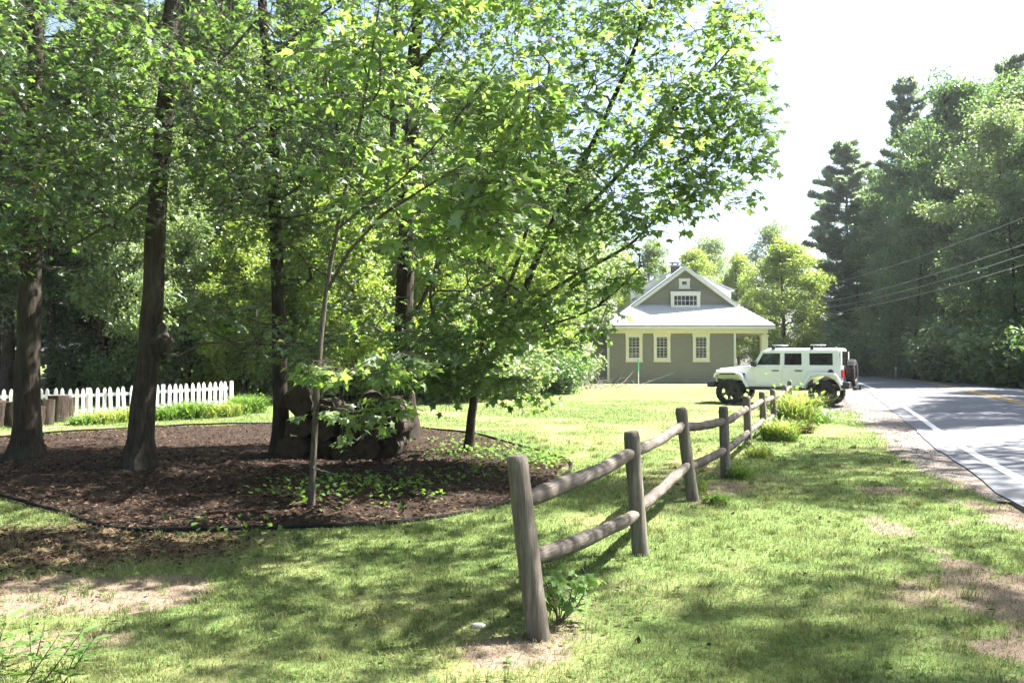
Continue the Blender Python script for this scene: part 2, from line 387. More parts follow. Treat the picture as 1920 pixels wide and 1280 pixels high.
# ------------------------------------------------------------------ ground materials
def ground_mat():
    m, t, out = nt('lawn_ground'); v = coords(t)
    n_f = noise(t, 26, 6, 0.75, v); n_m = noise(t, 3.2, 5, 0.6, v); n_ff = noise(t, 90, 4, 0.7, v)
    g = ramp(t, n_f, [(0.25, (0.05, 0.085, 0.024)), (0.5, (0.115, 0.17, 0.05)), (0.75, (0.21, 0.25, 0.10))])
    dry = mixc(t, math_(t, 'MULTIPLY', attr_(t, 'dry'), 0.85), g, ramp(t, n_f, [(0.3, (0.15, 0.135, 0.055)), (0.7, (0.31, 0.27, 0.14))]))
    dirt = ramp(t, n_ff, [(0.3, (0.11, 0.085, 0.062)), (0.6, (0.24, 0.185, 0.14)), (0.8, (0.36, 0.29, 0.225))])
    dm = math_(t, 'GREATER_THAN', math_(t, 'ADD', attr_(t, 'dirt'), math_(t, 'MULTIPLY', math_(t, 'SUBTRACT', n_f, 0.5), 0.9)), 0.5)
    c = mixc(t, dm, dry, dirt)
    lit = ramp(t, n_ff, [(0.3, (0.035, 0.022, 0.015)), (0.55, (0.10, 0.065, 0.045)), (0.8, (0.22, 0.145, 0.10))])
    c = mixc(t, math_(t, 'MULTIPLY', attr_(t, 'litter'), 0.9), c, lit)
    c = mixc(t, attr_(t, 'mulch'), c, lit)
    grav = ramp(t, n_ff, [(0.3, (0.06, 0.055, 0.05)), (0.55, (0.14, 0.125, 0.112)), (0.8, (0.27, 0.24, 0.215))])
    c = mixc(t, attr_(t, 'gravel'), c, grav)
    h = math_(t, 'ADD', n_f, math_(t, 'MULTIPLY', n_ff, 0.6))
    pbsdf(t, out, c, 0.95, bump(t, h, 0.7, 0.02), 0.1); return m
M['ground'] = ground_mat()
def mulch_mat():
    m, t, out = nt('mulch'); v = coords(t)
    n = noise(t, 60, 6, 0.75, v, 0.6); n2 = noise(t, 2.2, 4, 0.6, v)
    c = ramp(t, n, [(0.28, (0.009, 0.0065, 0.0055)), (0.5, (0.027, 0.020, 0.016)), (0.78, (0.12, 0.09, 0.07))])
    c = mixc(t, ramp(t, n2, [(0.4, (0, 0, 0)), (0.7, (0.6,) * 3)]), c, ramp(t, n, [(0.3, (0.025, 0.015, 0.011)), (0.7, (0.10, 0.062, 0.045))]))
    pbsdf(t, out, c, 0.95, bump(t, n, 0.9, 0.03), 0.1); return m
M['mulch'] = mulch_mat()
def asphalt_mat():
    m, t, out = nt('asphalt'); v = coords(t)
    n = noise(t, 160, 3, 0.7, v); n2 = noise(t, 0.5, 5, 0.6, v); n3 = noise(t, 1.3, 4, 0.6, v)
    c = ramp(t, n, [(0.3, (0.08, 0.086, 0.098)), (0.7, (0.155, 0.163, 0.18))])
    c = mixc(t, ramp(t, n2, [(0.35, (0, 0, 0)), (0.7, (0.5,) * 3)]), c, (0.155, 0.16, 0.172))
    nv = N_(t, 'ShaderNodeTexNoise', Scale=0.9, Detail=4.0, Roughness=0.6); t.links.new(v, nv.inputs['Vector'])
    mv = N_(t, 'ShaderNodeVectorMath', operation='MULTIPLY_ADD'); t.links.new(nv.outputs['Color'], mv.inputs[0]); mv.inputs[1].default_value = (1.6, 1.6, 0); t.links.new(v, mv.inputs[2])
    vo = t.nodes.new('ShaderNodeTexVoronoi'); vo.feature = 'DISTANCE_TO_EDGE'; vo.inputs['Scale'].default_value = 0.30; t.links.new(mv.outputs[0], vo.inputs['Vector'])
    cr = ramp(t, vo.outputs['Distance'], [(0.0, (1,) * 3), (0.004, (1,) * 3), (0.009, (0,) * 3)])
    crm = mixc(t, ramp(t, n3, [(0.48, (0,) * 3), (0.56, (1,) * 3)]), (0, 0, 0), cr)
    c = mixc(t, crm, c, (0.02, 0.02, 0.02))
    pbsdf(t, out, c, 0.85, bump(t, n, 0.35, 0.006), 0.35); return m
M['asphalt'] = asphalt_mat()
def paint_mat(name, col):
    m, t, out = nt(name); v = coords(t)
    n = noise(t, 22, 5, 0.7, v)
    c = ramp(t, n, [(0.33, tuple(x * 0.35 + 0.05 for x in col)), (0.5, col), (0.9, col)])
    pbsdf(t, out, c, 0.7, bump(t, n, 0.2, 0.004), 0.3); return m
M['line_white'] = paint_mat('road_white', (0.72, 0.72, 0.70)); M['line_yellow'] = paint_mat('road_yellow', (0.62, 0.36, 0.06))
def gravel_mat():
    m, t, out = nt('gravel'); v = coords(t)
    vo = t.nodes.new('ShaderNodeTexVoronoi'); vo.inputs['Scale'].default_value = 38; t.links.new(v, vo.inputs['Vector'])
    sep = t.nodes.new('ShaderNodeSeparateColor'); t.links.new(vo.outputs['Color'], sep.inputs[0])
    n = noise(t, 1.2, 4, 0.6, v)
    c = ramp(t, sep.outputs[0], [(0.0, (0.055, 0.05, 0.047)), (0.5, (0.14, 0.125, 0.113)), (1.0, (0.28, 0.25, 0.225))])
    c = mixc(t, ramp(t, n, [(0.45, (0,) * 3), (0.7, (0.6,) * 3)]), c, (0.24, 0.16, 0.115))
    h = math_(t, 'SUBTRACT', 1.0, vo.outputs['Distance'])
    pbsdf(t, out, c, 0.9, bump(t, h, 0.8, 0.02), 0.2); return m
M['gravel'] = gravel_mat()
M['black_plastic'] = plain('black_plastic', (0.010, 0.010, 0.010), 0.85, 0.15, var=0.2)

# ------------------------------------------------------------------ ground sheet
def axis_pts(fine0, fine1, step, lo, hi, grow):
    a = list(np.arange(fine0, fine1 + 1e-6, step)); s = step; x = fine1
    while x < hi: s *= grow; x += s; a.append(x)
    s = step; x = fine0
    while x > lo: s *= grow; x -= s; a.insert(0, x)
    return np.array(a)
gx = axis_pts(-9.0, 9.0, 0.09, -420, 420, 1.09); gy = axis_pts(3.0, 20.0, 0.09, -40, 620, 1.07)
GX, GY = np.meshgrid(gx, gy)
mk = masks(GX, GY); GZ = gz(GX, GY, mk['off'])
nx, ny = len(gx), len(gy)
i = np.arange(ny - 1)[:, None] * nx + np.arange(nx - 1)[None]
GF = np.stack([i, i + 1, i + 1 + nx, i + nx], -1).reshape(-1, 4)
me = mesh_np('ground', np.stack([GX, GY, GZ], -1).reshape(-1, 3), [GF], {k: mk[k].ravel() for k in ('mulch', 'litter', 'dirt', 'gravel', 'dry')}, True, [M['ground']])
tag(link('ground', me), 'lawn, worn earth and verge reaching from the camera to the trees', kind='structure')

# mulch bed: a low mounded sheet inside the black edging
bx = np.arange(BED[:, 0].min(), BED[:, 0].max(), 0.12); by = np.arange(BED[:, 1].min(), BED[:, 1].max(), 0.12)
BX, BY = np.meshgrid(bx, by)
ins = in_poly(BX, BY, BED); bd = np.where(ins, poly_dist(BX, BY, BED), 0)
BZ = gz(BX, BY) + 0.006 + 0.06 * sstep(0, 1.2, bd) + 0.03 * (vnoise(BX, BY, 0.25, 31, 3) - 0.5) * sstep(0, 0.3, bd)
nbx = len(bx); i = np.arange(len(by) - 1)[:, None] * nbx + np.arange(nbx - 1)[None]
keep = ins[:-1, :-1] & ins[1:, 1:] & ins[:-1, 1:] & ins[1:, :-1]
BF = np.stack([i, i + 1, i + 1 + nbx, i + nbx], -1)[keep]
me = mesh_np('mulch_bed', np.stack([BX, BY, BZ], -1).reshape(-1, 3), [BF], None, True, [M['mulch']])
tag(link('mulch_bed', me), 'brown bark mulch bed around the shade trees', kind='structure')
def bedz(x, y):
    x = np.asarray(x, float); y = np.asarray(y, float)
    ins = in_poly(x, y, BED); d = np.where(ins, poly_dist(x, y, BED), 0)
    return gz(x, y) + np.where(ins, 0.006 + 0.06 * sstep(0, 1.2, d), 0)
def zat(x, y): return float(bedz(np.array([x]), np.array([y]))[0])

# edging: a low black plastic rim
ep = catmull([(*p, 0) for p in BED[1:-1]], 0.2)
r = rng(4); ep[:, 2] = gz(ep[:, 0], ep[:, 1]) + 0.022 + 0.012 * np.sin(np.arange(len(ep)) * 0.37)
V, F = tube_arrays([(ep, np.full(len(ep), 0.022))], [8])
tag(link('garden_edging', mesh_np('garden_edging', V, [F], None, True, [M['black_plastic']])), 'black plastic garden edging curving round the mulch bed', 'edging')

# ------------------------------------------------------------------ road
def strip(o0, o1, z, nseg=1, jit=0.0, crown=True, idx=None, seed=0):
    W = WLINE if idx is None else WLINE[idx]; Nn = WN if idx is None else WN[idx]
    offs = np.linspace(o0, o1, nseg + 1); n = len(W); V = []
    rr = rng(seed)
    for k, o in enumerate(offs):
        oo = np.full(n, o)
        if jit and k in (0, nseg): oo = oo + jit * (vnoise(np.arange(n) * 0.8, np.zeros(n) + k * 9, 1.0, 11 + seed, 3) - 0.5)
        zz = z + (0.09 * (1 - ((oo - 3.6) / 4.0) ** 2) if crown else 0 * oo)
        V.append(np.stack([W[:, 0] + Nn[:, 0] * oo, W[:, 1] + Nn[:, 1] * oo, zz], 1))
    V = np.concatenate(V); i = np.arange(n - 1)
    F = np.concatenate([np.stack([k * n + i, (k + 1) * n + i, (k + 1) * n + i + 1, k * n + i + 1], 1) for k in range(nseg)])
    return V, F
V, F = strip(-0.42, 7.65, 0.012, 10, 0.18)
n = len(WLINE)
# paved edge drops to the shoulder
e0 = V[:n].copy(); e0[:, 2] -= 0.06; e1 = V[-n:].copy(); e1[:, 2] -= 0.09
i = np.arange(n - 1); b0 = len(V); b1 = b0 + n
F = np.concatenate([F, np.stack([b0 + i, i, i + 1, b0 + i + 1], 1), np.stack([10 * n + i, b1 + i, b1 + i + 1, 10 * n + i + 1], 1)])
V = np.concatenate([V, e0, e1])
road = tag(link('road', mesh_np('road', V, [F], None, False, [M['asphalt']])), 'grey two-lane asphalt road curving left past the house', kind='structure')
for nm, a, b, mt in (('edge_line', -0.06, 0.08, 'line_white'), ('edge_line', 7.13, 7.25, 'line_white'), ('centre_line', 3.42, 3.53, 'line_yellow'), ('centre_line', 3.67, 3.78, 'line_yellow')):
    V, F = strip(a, b, 0.0165, 1, 0.02, seed=int(a * 10) + 5)
    o = link(nm, mesh_np(nm, V, [F], None, False, [M[mt]]), road)

# gravel shoulder: a thin sheet between the paved edge and the grass
sel = np.where((WLINE[:, 1] > 8.6) & (WLINE[:, 1] < 60))[0]
offs = [(-0.5, 0.0), (-0.75, 0.0), (-1.0, 0.0), (-1.3, 0.0)]
n = len(sel); V = []
for k in range(6):
    yy = WLINE[sel, 1]
    w = 0.22 + (0.55 + 0.45 * sstep(14, 22, yy) + 0.5 * vnoise(yy, yy * 0, 0.8, 41, 3) - 0.2) * sstep(8.6, 11.5, yy)
    oo = -0.36 - w * k / 5
    x = WLINE[sel, 0] + WN[sel, 0] * oo; y = WLINE[sel, 1] + WN[sel, 1] * oo
    V.append(np.stack([x, y, np.maximum(gz(x, y), -0.02) + 0.014 * (1 if k < 5 else -0.5)], 1))
V = np.concatenate(V); i = np.arange(n - 1)
F = np.concatenate([np.stack([(k + 1) * n + i, k * n + i, k * n + i + 1, (k + 1) * n + i + 1], 1) for k in range(5)])
tag(link('gravel_shoulder', mesh_np('gravel_shoulder', V, [F], None, True, [M['gravel']])), 'grey gravel shoulder along the paved edge of the road', kind='structure')

# ------------------------------------------------------------------ loose stones, grass blades, fallen leaves, ground cover
def fan_points(n, y0, y1, seed, half=0.82, power=1.0):
    """points spread on the ground, thinning out with distance"""
    r = rng(seed); u = r.random(n)
    y = y0 * (y1 / y0) ** (u ** power); x = (r.random(n) * 2 - 1) * half * y; return x, y, r
x, y, r = fan_points(60000, 7.5, 32, 51); mk = masks(x, y)
k = (mk['gravel'] > 0.45) & (mk['off'] < -0.40) ; x, y = x[k], y[k]
tv = np.array([(1, 0, 0), (0, 1, 0), (-1, 0, 0), (0, -1, 0), (0.15, 0.1, 0.8)]); tf = np.array([(0, 1, 4), (1, 2, 4), (2, 3, 4), (3, 0, 4)])
a = r.random(len(x)) * 6.283; X = np.stack([np.cos(a), np.sin(a), 0 * a], 1); Y = np.stack([-np.sin(a), np.cos(a) * 0.7, 0 * a], 1); Z = np.tile([0, 0, 1.0], (len(x), 1))
sz = (0.006 + 0.014 * r.random(len(x)) ** 2) * np.clip(y / 9, 1, 2.0)
V, F = scatter(tv, tf, np.stack([x, y, gz(x, y) + 0.006], 1), X, Y, Z, sz)
tag(link('loose_gravel', mesh_np('loose_gravel', V, [F], {'v': np.repeat(r.random(len(x)), 5)}, False, [M['gravel']])), 'loose grey stones scattered over the road shoulder', kind='stuff')

def blades(x, y, z, r, length, width, lean, vcol):
    n = len(x); a = r.random(n) * 6.283
    d = np.stack([np.cos(a), np.sin(a), 0 * a], 1); s = np.stack([-np.sin(a), np.cos(a), 0 * a], 1)
    up = np.array([0, 0, 1.0]); base = np.stack([x, y, z], 1)
    ln = (lean * (0.4 + r.random(n)))[:, None]; L = length[:, None]; w = width[:, None]
    p0 = base - s * w / 2; p1 = base + s * w / 2
    mid = base + up * L * 0.6 + d * L * 0.35 * ln
    p2 = mid + s * w * 0.35; p3 = mid - s * w * 0.35; p4 = base + up * L * (1.0 - 0.25 * ln) + d * L * 0.95 * ln
    V = np.stack([p0, p1, p2, p3, p4], 1).reshape(-1, 3); o = np.arange(n)[:, None] * 5
    return V, o + np.array([[0, 1, 2, 3]]), o + np.array([[3, 2, 4]]), np.repeat(vcol, 5)
def grass_keep(x, y, r, bias=0.0):
    mk = masks(x, y)
    den = (1 - mk['mulch']) * (1 - 0.93 * mk['dirt']) * (1 - mk['gravel']) * (1 - 0.85 * mk['litter'])
    den *= (mk['off'] < -0.45) | (mk['off'] > 8.3)
    den *= 1 - 0.45 * mk['dry']
    den *= 0.35 + 0.65 * vnoise(x, y, 0.5, 61, 3) * 1.5
    return r.random(len(x)) < den + bias * 0, mk
x, y, r = fan_points(520000, 3.0, 30, 71, 0.80, 0.82); k, mk = grass_keep(x, y, r)
x, y = x[k], y[k]; dry = mk['dry'][k]; n = len(x)
tall = 0.6 + 0.8 * vnoise(x, y, 0.6, 81, 3) + 0.5 * (vnoise(x, y, 0.15, 83, 2) - 0.4)
L = (0.018 + 0.026 * r.random(n)) * tall * np.clip(1.15 - 0.35 * dry, 0.5, 2); Wd = 0.0035 * np.clip(y / 4.5, 1, 5) * (0.7 + 0.6 * r.random(n))
vc = np.clip(0.15 + 0.45 * r.random(n) ** 1.5 + 0.8 * dry * r.random(n) + 0.25 * (vnoise(x, y, 1.6, 85, 3) - 0.5), 0, 1)
V, F4, F3, vv = blades(x, y, gz(x, y, mk['off'][k]) - 0.003, r, L, Wd, np.full(n, 0.9), vc)
tag(link('lawn_grass', mesh_np('lawn_grass', V, [F4, F3], {'v': vv}, False, [M['grass']])), 'short mown grass with dry patches across the lawn and verge', kind='stuff')

# thicker tufts standing out of the lawn
tx, ty, r = fan_points(2600, 3.2, 16, 75, 0.78, 0.9); k, _m = grass_keep(tx, ty, r); tx, ty = tx[k], ty[k]
m = 26; n = len(tx) * m; x = np.repeat(tx, m) + r.normal(size=n) * 0.028; y = np.repeat(ty, m) + r.normal(size=n) * 0.028; sc = np.repeat(0.6 + 0.9 * r.random(len(tx)) ** 2, m)
V, F4, F3, vv = blades(x, y, gz(x, y) - 0.003, r, (0.04 + 0.045 * r.random(n)) * sc, 0.004 * np.clip(y / 4.5, 1, 3) * (0.7 + 0.6 * r.random(n)), np.full(n, 1.0), np.clip(np.repeat(r.random(len(tx)) ** 2, m) * 0.7 + 0.3 * r.random(n), 0, 1))
tag(link('grass_tufts', mesh_np('grass_tufts', V, [F4, F3], {'v': vv}, False, [M['grass']])), 'coarser tufts of grass scattered through the lawn', kind='stuff')

# straw, thatch and grit on the worn patches
x, y, r = fan_points(240000, 3.2, 16, 77, 0.8, 0.85); mk = masks(x, y)
k = r.random(len(x)) < np.clip(mk['dirt'] * 0.55 + mk['dry'] * 0.10 + mk['litter'] * 0.2, 0, 1) * (mk['off'] < -0.45) * (mk['mulch'] < 0.3); x, y = x[k], y[k]; n = len(x)
tv = np.array([(-0.04, 0, 0), (0.04, 0, 0), (0.03, 1, 0.12), (-0.03, 1, 0.12)]); tf = np.array([(0, 1, 2, 3)])
X, Y, Z = frames(np.stack([r.normal(size=n), r.normal(size=n), 0.15 + 0.3 * r.random(n)], 1), np.tile([0, 0, 1.0], (n, 1)))
V, F = scatter(tv, tf, np.stack([x, y, gz(x, y) + 0.004], 1), X, Y, Z, (0.015 + 0.035 * r.random(n)) * np.clip(y / 7, 1, 2))
tag(link('dry_thatch', mesh_np('dry_thatch', V, [F], {'v': np.repeat(r.random(n), 4)}, False, [M['thatch']])), 'dry straw and dead grass lying on the worn earth', kind='stuff')

# fallen dead leaves on the mulch and litter
x, y, r = fan_points(90000, 4.5, 21, 91, 0.85, 0.9); mk = masks(x, y)
k = r.random(len(x)) < np.maximum(mk['mulch'] * 0.8, mk['litter'] * 0.9) + 0.006; x, y = x[k], y[k]; n = len(x)
tv = np.array([(0, -0.5, 0.0), (0.3, 0, 0.12), (0, 0.6, 0), (-0.3, 0, 0.12)]); tf = np.array([(0, 1, 2), (0, 2, 3)])
Yd = np.stack([r.normal(size=n), r.normal(size=n), r.normal(size=n) * 0.25], 1); Nd = np.stack([r.normal(size=n) * 0.35, r.normal(size=n) * 0.35, np.ones(n)], 1)
X, Y, Z = frames(Yd, Nd)
V, F = scatter(tv, tf, np.stack([x, y, bedz(x, y) + 0.012], 1), X, Y, Z, (0.022 + 0.045 * r.random(n)))
tag(link('leaf_litter', mesh_np('leaf_litter', V, [F], {'v': np.repeat(r.random(n) ** 1.6, 4)}, False, [M['litter']])), 'dead brown leaves and bark chips littering the shaded bed', kind='stuff')

# low green ground cover at the front and right of the bed
r = rng(95); pts = []
for (px, py, sx, sy, c) in ((640, 935, 120, 26, 230), (760, 925, 90, 20, 120), (930, 862, 90, 22, 420), (1010, 866, 60, 18, 420), (840, 850, 60, 16, 120), (560, 945, 60, 16, 90), (420, 1010, 120, 20, 50), (890, 905, 60, 14, 60)):
    u = r.normal(size=(c, 2)); pts += [G(px + a * sx * 0.6, min(1100, max(800, py + b * sy * 0.6)))[:2] for a, b in u]
P = np.array(pts); n = len(P)
tv = np.array([(0, -0.1, 0.0), (0.42, 0.35, 0.05), (0, 1.0, -0.1), (-0.42, 0.35, 0.05)])
Yd = np.stack([r.normal(size=n), r.normal(size=n), 0.3 + 0.4 * r.random(n)], 1); Nd = np.stack([r.normal(size=n) * 0.4, r.normal(size=n) * 0.4, np.ones(n)], 1)
X, Y, Z = frames(Yd, Nd)
V, F = scatter(tv, tf, np.stack([P[:, 0], P[:, 1], bedz(P[:, 0], P[:, 1]) + 0.02 + 0.10 * r.random(n)], 1), X, Y, Z, 0.035 + 0.04 * r.random(n))
tag(link('ground_cover', mesh_np('ground_cover', V, [F], {'v': np.repeat(r.random(n), 4)}, False, [M['weed']])), 'low green leafy ground cover along the mulch bed', kind='stuff')

# ------------------------------------------------------------------ trees: skeleton, limbs, leaves
MAPLE_V = np.array([(0, 0.30, 0.03), (0, 0.0, 0), (0.30, -0.06, -0.05), (0.24, 0.16, -0.02), (0.62, 0.44, -0.13), (0.25, 0.50, -0.02), (0, 1.02, -0.12),
                    (-0.25, 0.50, -0.02), (-0.62, 0.44, -0.13), (-0.24, 0.16, -0.02), (-0.30, -0.06, -0.05)])
MAPLE_F = np.array([(0, i, i + 1 if i < 10 else 1) for i in range(1, 11)])
LEAF_V = np.array([(0, -0.1, 0), (0.34, 0.38, 0.07), (0, 1.0, -0.08), (-0.34, 0.38, 0.07)]); LEAF_F = np.array([(0, 1, 2), (0, 2, 3)])

def blob_points(blobs, r):
    """blobs: (centre, radii, n, shell) -> points inside ellipsoids, denser towards the outside"""
    out = []
    for c, rad, n, *sh in blobs:
        d = norm(r.normal(size=(n, 3))); u = r.random((n, 1)) ** (1 / (sh[0] if sh else 3.5))
        out.append(np.array(c)[None] + d * u * np.array(rad)[None])
    return np.concatenate(out)
def grow(paths, att, r, step=0.35, zpen=0.9, curve=0.35, zmin=0.9):
    """paths: [(points, r0, r1)], the first is the trunk. returns nodes, parents, fixed radii, tip ids"""
    pos, par, fix, main = [], [], [], {}
    for pi, (pts, r0, r1) in enumerate(paths):
        P = catmull(pts, step); n = len(P)
        if pi == 0: prev = -1; st = 0
        else:
            prev = int(np.argmin(((np.array(pos) - P[0]) ** 2).sum(1))); st = 1
        for k in range(st, n):
            pos.append(P[k]); par.append(prev); fix.append(r0 + (r1 - r0) * (k / (n - 1)) ** 0.85)
            if prev >= 0 and k > st: main[prev] = len(pos) - 1
            prev = len(pos) - 1
    arr = np.zeros((len(pos) + len(att) * 40, 3)); arr[:len(pos)] = pos
    d0 = np.sqrt(((att[:, None, :] - arr[None, :len(pos):3]) ** 2).sum(-1)).min(1); tips = []
    for ai in np.argsort(d0):
        a = att[ai]; n = len(pos); Q = arr[:n]
        dv = a - Q; d = np.sqrt((dv ** 2).sum(1)); cost = d + zpen * np.maximum(0, -dv[:, 2] + 0.15 * d) + (Q[:, 2] < zmin) * 5
        j = int(cost.argmin()); p0 = arr[j]; dist = d[j]
        pd = p0 - arr[par[j]] if par[j] >= 0 else np.array([0, 0, 1.0]); pd = pd / (np.linalg.norm(pd) + 1e-9)
        c = p0 + pd * dist * curve + np.array([0, 0, dist * 0.08]); k = min(38, max(2, int(dist / step) + 1)); prev = j
        for t in np.linspace(0, 1, k + 1)[1:]:
            q = p0 * (1 - t) ** 2 + 2 * c * t * (1 - t) + a * t * t
            if t < 1: q = q + r.normal(size=3) * 0.02 * min(dist, 1.5)
            arr[len(pos)] = q; pos.append(q); par.append(prev); fix.append(0); prev = len(pos) - 1
        tips.append(prev)
    return arr[:len(pos)].copy(), np.array(par), np.array(fix), np.array(tips), main
def radii(par, fix, tips, rt=0.0045, ex=0.5):
    n = len(par); c = np.zeros(n); c[tips] = 1
    for k in range(n - 1, 0, -1):
        if par[k] >= 0: c[par[k]] += c[k]
    rad = rt * np.maximum(c, 1) ** ex
    for k in range(n):
        if fix[k] > 0: rad[k] = fix[k]
        elif par[k] >= 0: rad[k] = min(rad[k], rad[par[k]] * 0.85)
    return rad, c
def chains_of(pos, par, rad, cnt, main, fix):
    n = len(par); kids = [[] for _ in range(n)]
    for k in range(n):
        if par[k] >= 0: kids[par[k]].append(k)
    out = []; stack = [(int(np.where(par < 0)[0][0]), None)]
    while stack:
        s, p = stack.pop(); ch = [] if p is None else [p]; k = s; ch.append(k)
        while kids[k]:
            m = main.get(k)
            if m is None: m = max(kids[k], key=lambda q: cnt[q])
            for q in kids[k]:
                if q != m: stack.append((q, k))
            k = m; ch.append(k)
        rr = rad[ch].copy()
        if p is not None: rr[0] = rr[1] * 1.15
        out.append((pos[ch], rr, fix[ch[1 if p is not None else 0]] > 0))
    return out
def trunk_tube(P, rad, r, k=14, flare=0.45, fl=0.25):
    z0 = P[0, 2]; rr = np.array(rad)[:, None] * (1 + 0.05 * r.normal(size=(len(P), k)))
    ph = r.random() * 6.28; lob = 1 + 0.35 * np.sin(np.arange(k) / k * 6.283 * 4 + ph)[None]
    rr = rr * (1 + flare * np.exp(-np.maximum(P[:, 2] - z0, 0) / fl)[:, None] * lob)
    return P, rr
def leaf_sprays(pos, par, tips, r, n_leaf, size, spread, droop=0.25, tilt=0.45):
    T = pos[tips]; D = T - pos[par[tips]]; D[:, 2] *= 0.4; D = norm(D + 1e-6)
    n = len(tips); cnt = np.full(n, n_leaf)
    idx = np.repeat(np.arange(n), cnt); m = len(idx)
    pl = norm(np.stack([r.normal(size=n) * 0.22, r.normal(size=n) * 0.22, np.ones(n)], 1))[idx]
    d = D[idx]; s = norm(np.cross(pl, d))
    u = r.random(m) * 1.25 - 0.85; w = (r.random(m) * 2 - 1); w = np.sign(w) * np.abs(w) ** 0.8 * (0.35 + 0.4 * (0.5 - u) / 1.35)
    p = T[idx] + spread[idx, None] * (d * u[:, None] + s * w[:, None] * 1.3) + pl * (r.normal(size=m) * 0.07 * spread[idx])[:, None]
    p[:, 2] -= 0.05
    Yd = d * (0.6 + 0.4 * r.random(m))[:, None] + s * (np.sign(w) * (0.3 + 0.8 * r.random(m)))[:, None] + r.normal(size=(m, 3)) * 0.35
    Yd[:, 2] -= droop + 0.2 * r.random(m)
    Nd = pl + r.normal(size=(m, 3)) * tilt
    X, Y, Z = frames(Yd, Nd); sz = size * (0.6 + 0.55 * r.random(m))
    return p, X, Y, Z, sz, idx
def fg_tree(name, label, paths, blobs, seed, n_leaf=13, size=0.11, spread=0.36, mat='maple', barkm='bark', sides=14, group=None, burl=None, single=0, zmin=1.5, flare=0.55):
    r = rng(seed); att = blob_points(blobs, r); att = att[att[:, 2] > 0.55]
    pos, par, fix, tips, main = grow(paths, att, r, 0.3, zmin=zmin)
    rad, cnt = radii(par, fix, tips)
    ch = chains_of(pos, par, rad, cnt, main, fix)
    base = Vector(pos[0]); root = thing(name, label, 'tree', base, 0, group); o3 = np.array(base)
    P, R2, _ = ch[0]
    tr = [trunk_tube(P - o3, R2, r, sides, flare)]; k = [sides]
    limbs = [c for c in ch[1:] if c[2]]
    V, F = tube_arrays(tr, k)
    if burl is not None:
        bp, br = burl; t = np.linspace(-1, 1, 9); ax = np.array([[0, 0, 1.0]]) * t[:, None] * br * 1.9 + np.array(bp)[None] - o3[None]
        v2, f2 = tube_arrays([(ax, br * np.sqrt(np.maximum(0.02, 1 - t ** 2)) * (1 + 0.1 * r.normal(size=9)))], [12]); F = np.concatenate([F, f2 + len(V)]); V = np.concatenate([V, v2])
    link('trunk', mesh_np('trunk', V, [F], None, True, [M[barkm]]), root)
    bc = [(c[0] - o3, c[1]) for c in ch[1:]]; sd = [10 if c[2] else (6 if c[1][0] > 0.02 else 4) for c in ch[1:]]
    # fine side twigs inside each spray
    T = pos[tips]; D = norm(T - pos[par[tips]])
    sp3 = spread / 0.36
    for q in range(4):
        s = norm(np.cross(D, [0, 0, 1.0]) * (1 if q % 2 else -1) + D * (0.35 + 0.3 * q) + r.normal(size=D.shape) * 0.15); back = 0.10 * (q // 2) * sp3
        for a, b, dd in zip(T, s, D): a2 = a - o3 - dd * back; bc.append((np.array([a2 - b * 0.02, a2 + b * 0.16 * sp3, a2 + b * 0.32 * sp3 + [0, 0, -0.03]]), [0.0034, 0.0028, 0.0016])); sd.append(3)
    V, F = tube_arrays(bc, sd)
    link('branches', mesh_np('branches', V, [F], None, True, [M['bark_thin'] if barkm != 'bark_pine' else M[barkm]]), root)
    p, X, Y, Z, sz, idx = leaf_sprays(pos, par, tips, r, n_leaf, size, np.full(len(tips), spread) * (0.8 + 0.4 * r.random(len(tips))))
    v = np.clip(0.5 * r.random(len(p)) + 0.5 * r.random(len(tips))[idx], 0, 1)
    big = np.zeros(len(p), bool)
    if single:
        dd = (p - np.array([0, 0, CAMZ])); ang = sz / np.linalg.norm(dd, axis=1)
        vis = (np.abs(dd[:, 0] / dd[:, 1]) < 0.6) & (np.abs(dd[:, 2] / dd[:, 1] - 0.0) < 0.42)
        big[np.argsort(-(ang * vis))[:single]] = True
        tm = [mesh_np('leaf', MAPLE_V, [MAPLE_F], {'v': np.full(11, q)}, False, [M[mat]]) for q in (0.15, 0.4, 0.65, 0.9)]
        for i in np.where(big)[0]:
            o = link('leaf', tm[int(min(3, v[i] * 4))], root)
            mm = Matrix(((*(X[i] * sz[i]),), (*(Y[i] * sz[i]),), (*(Z[i] * sz[i]),))).transposed().to_4x4(); mm.translation = Vector(p[i] - o3)
            o.matrix_local = mm
    g = ~big
    V, F = scatter(MAPLE_V, MAPLE_F, p[g] - o3, X[g], Y[g], Z[g], sz[g])
    tag(link('crown', mesh_np('crown', V, [F], {'v': np.repeat(v[g], 11)}, False, [M[mat]]), root), kind='stuff')
    return root

def up(p, dz, dx=0, dy=0): return Vector((p[0] + dx, p[1] + dy, p[2] + dz))
def onbed(px, py):
    g = G(px, py); g.z = zat(g.x, g.y) - 0.03; return g

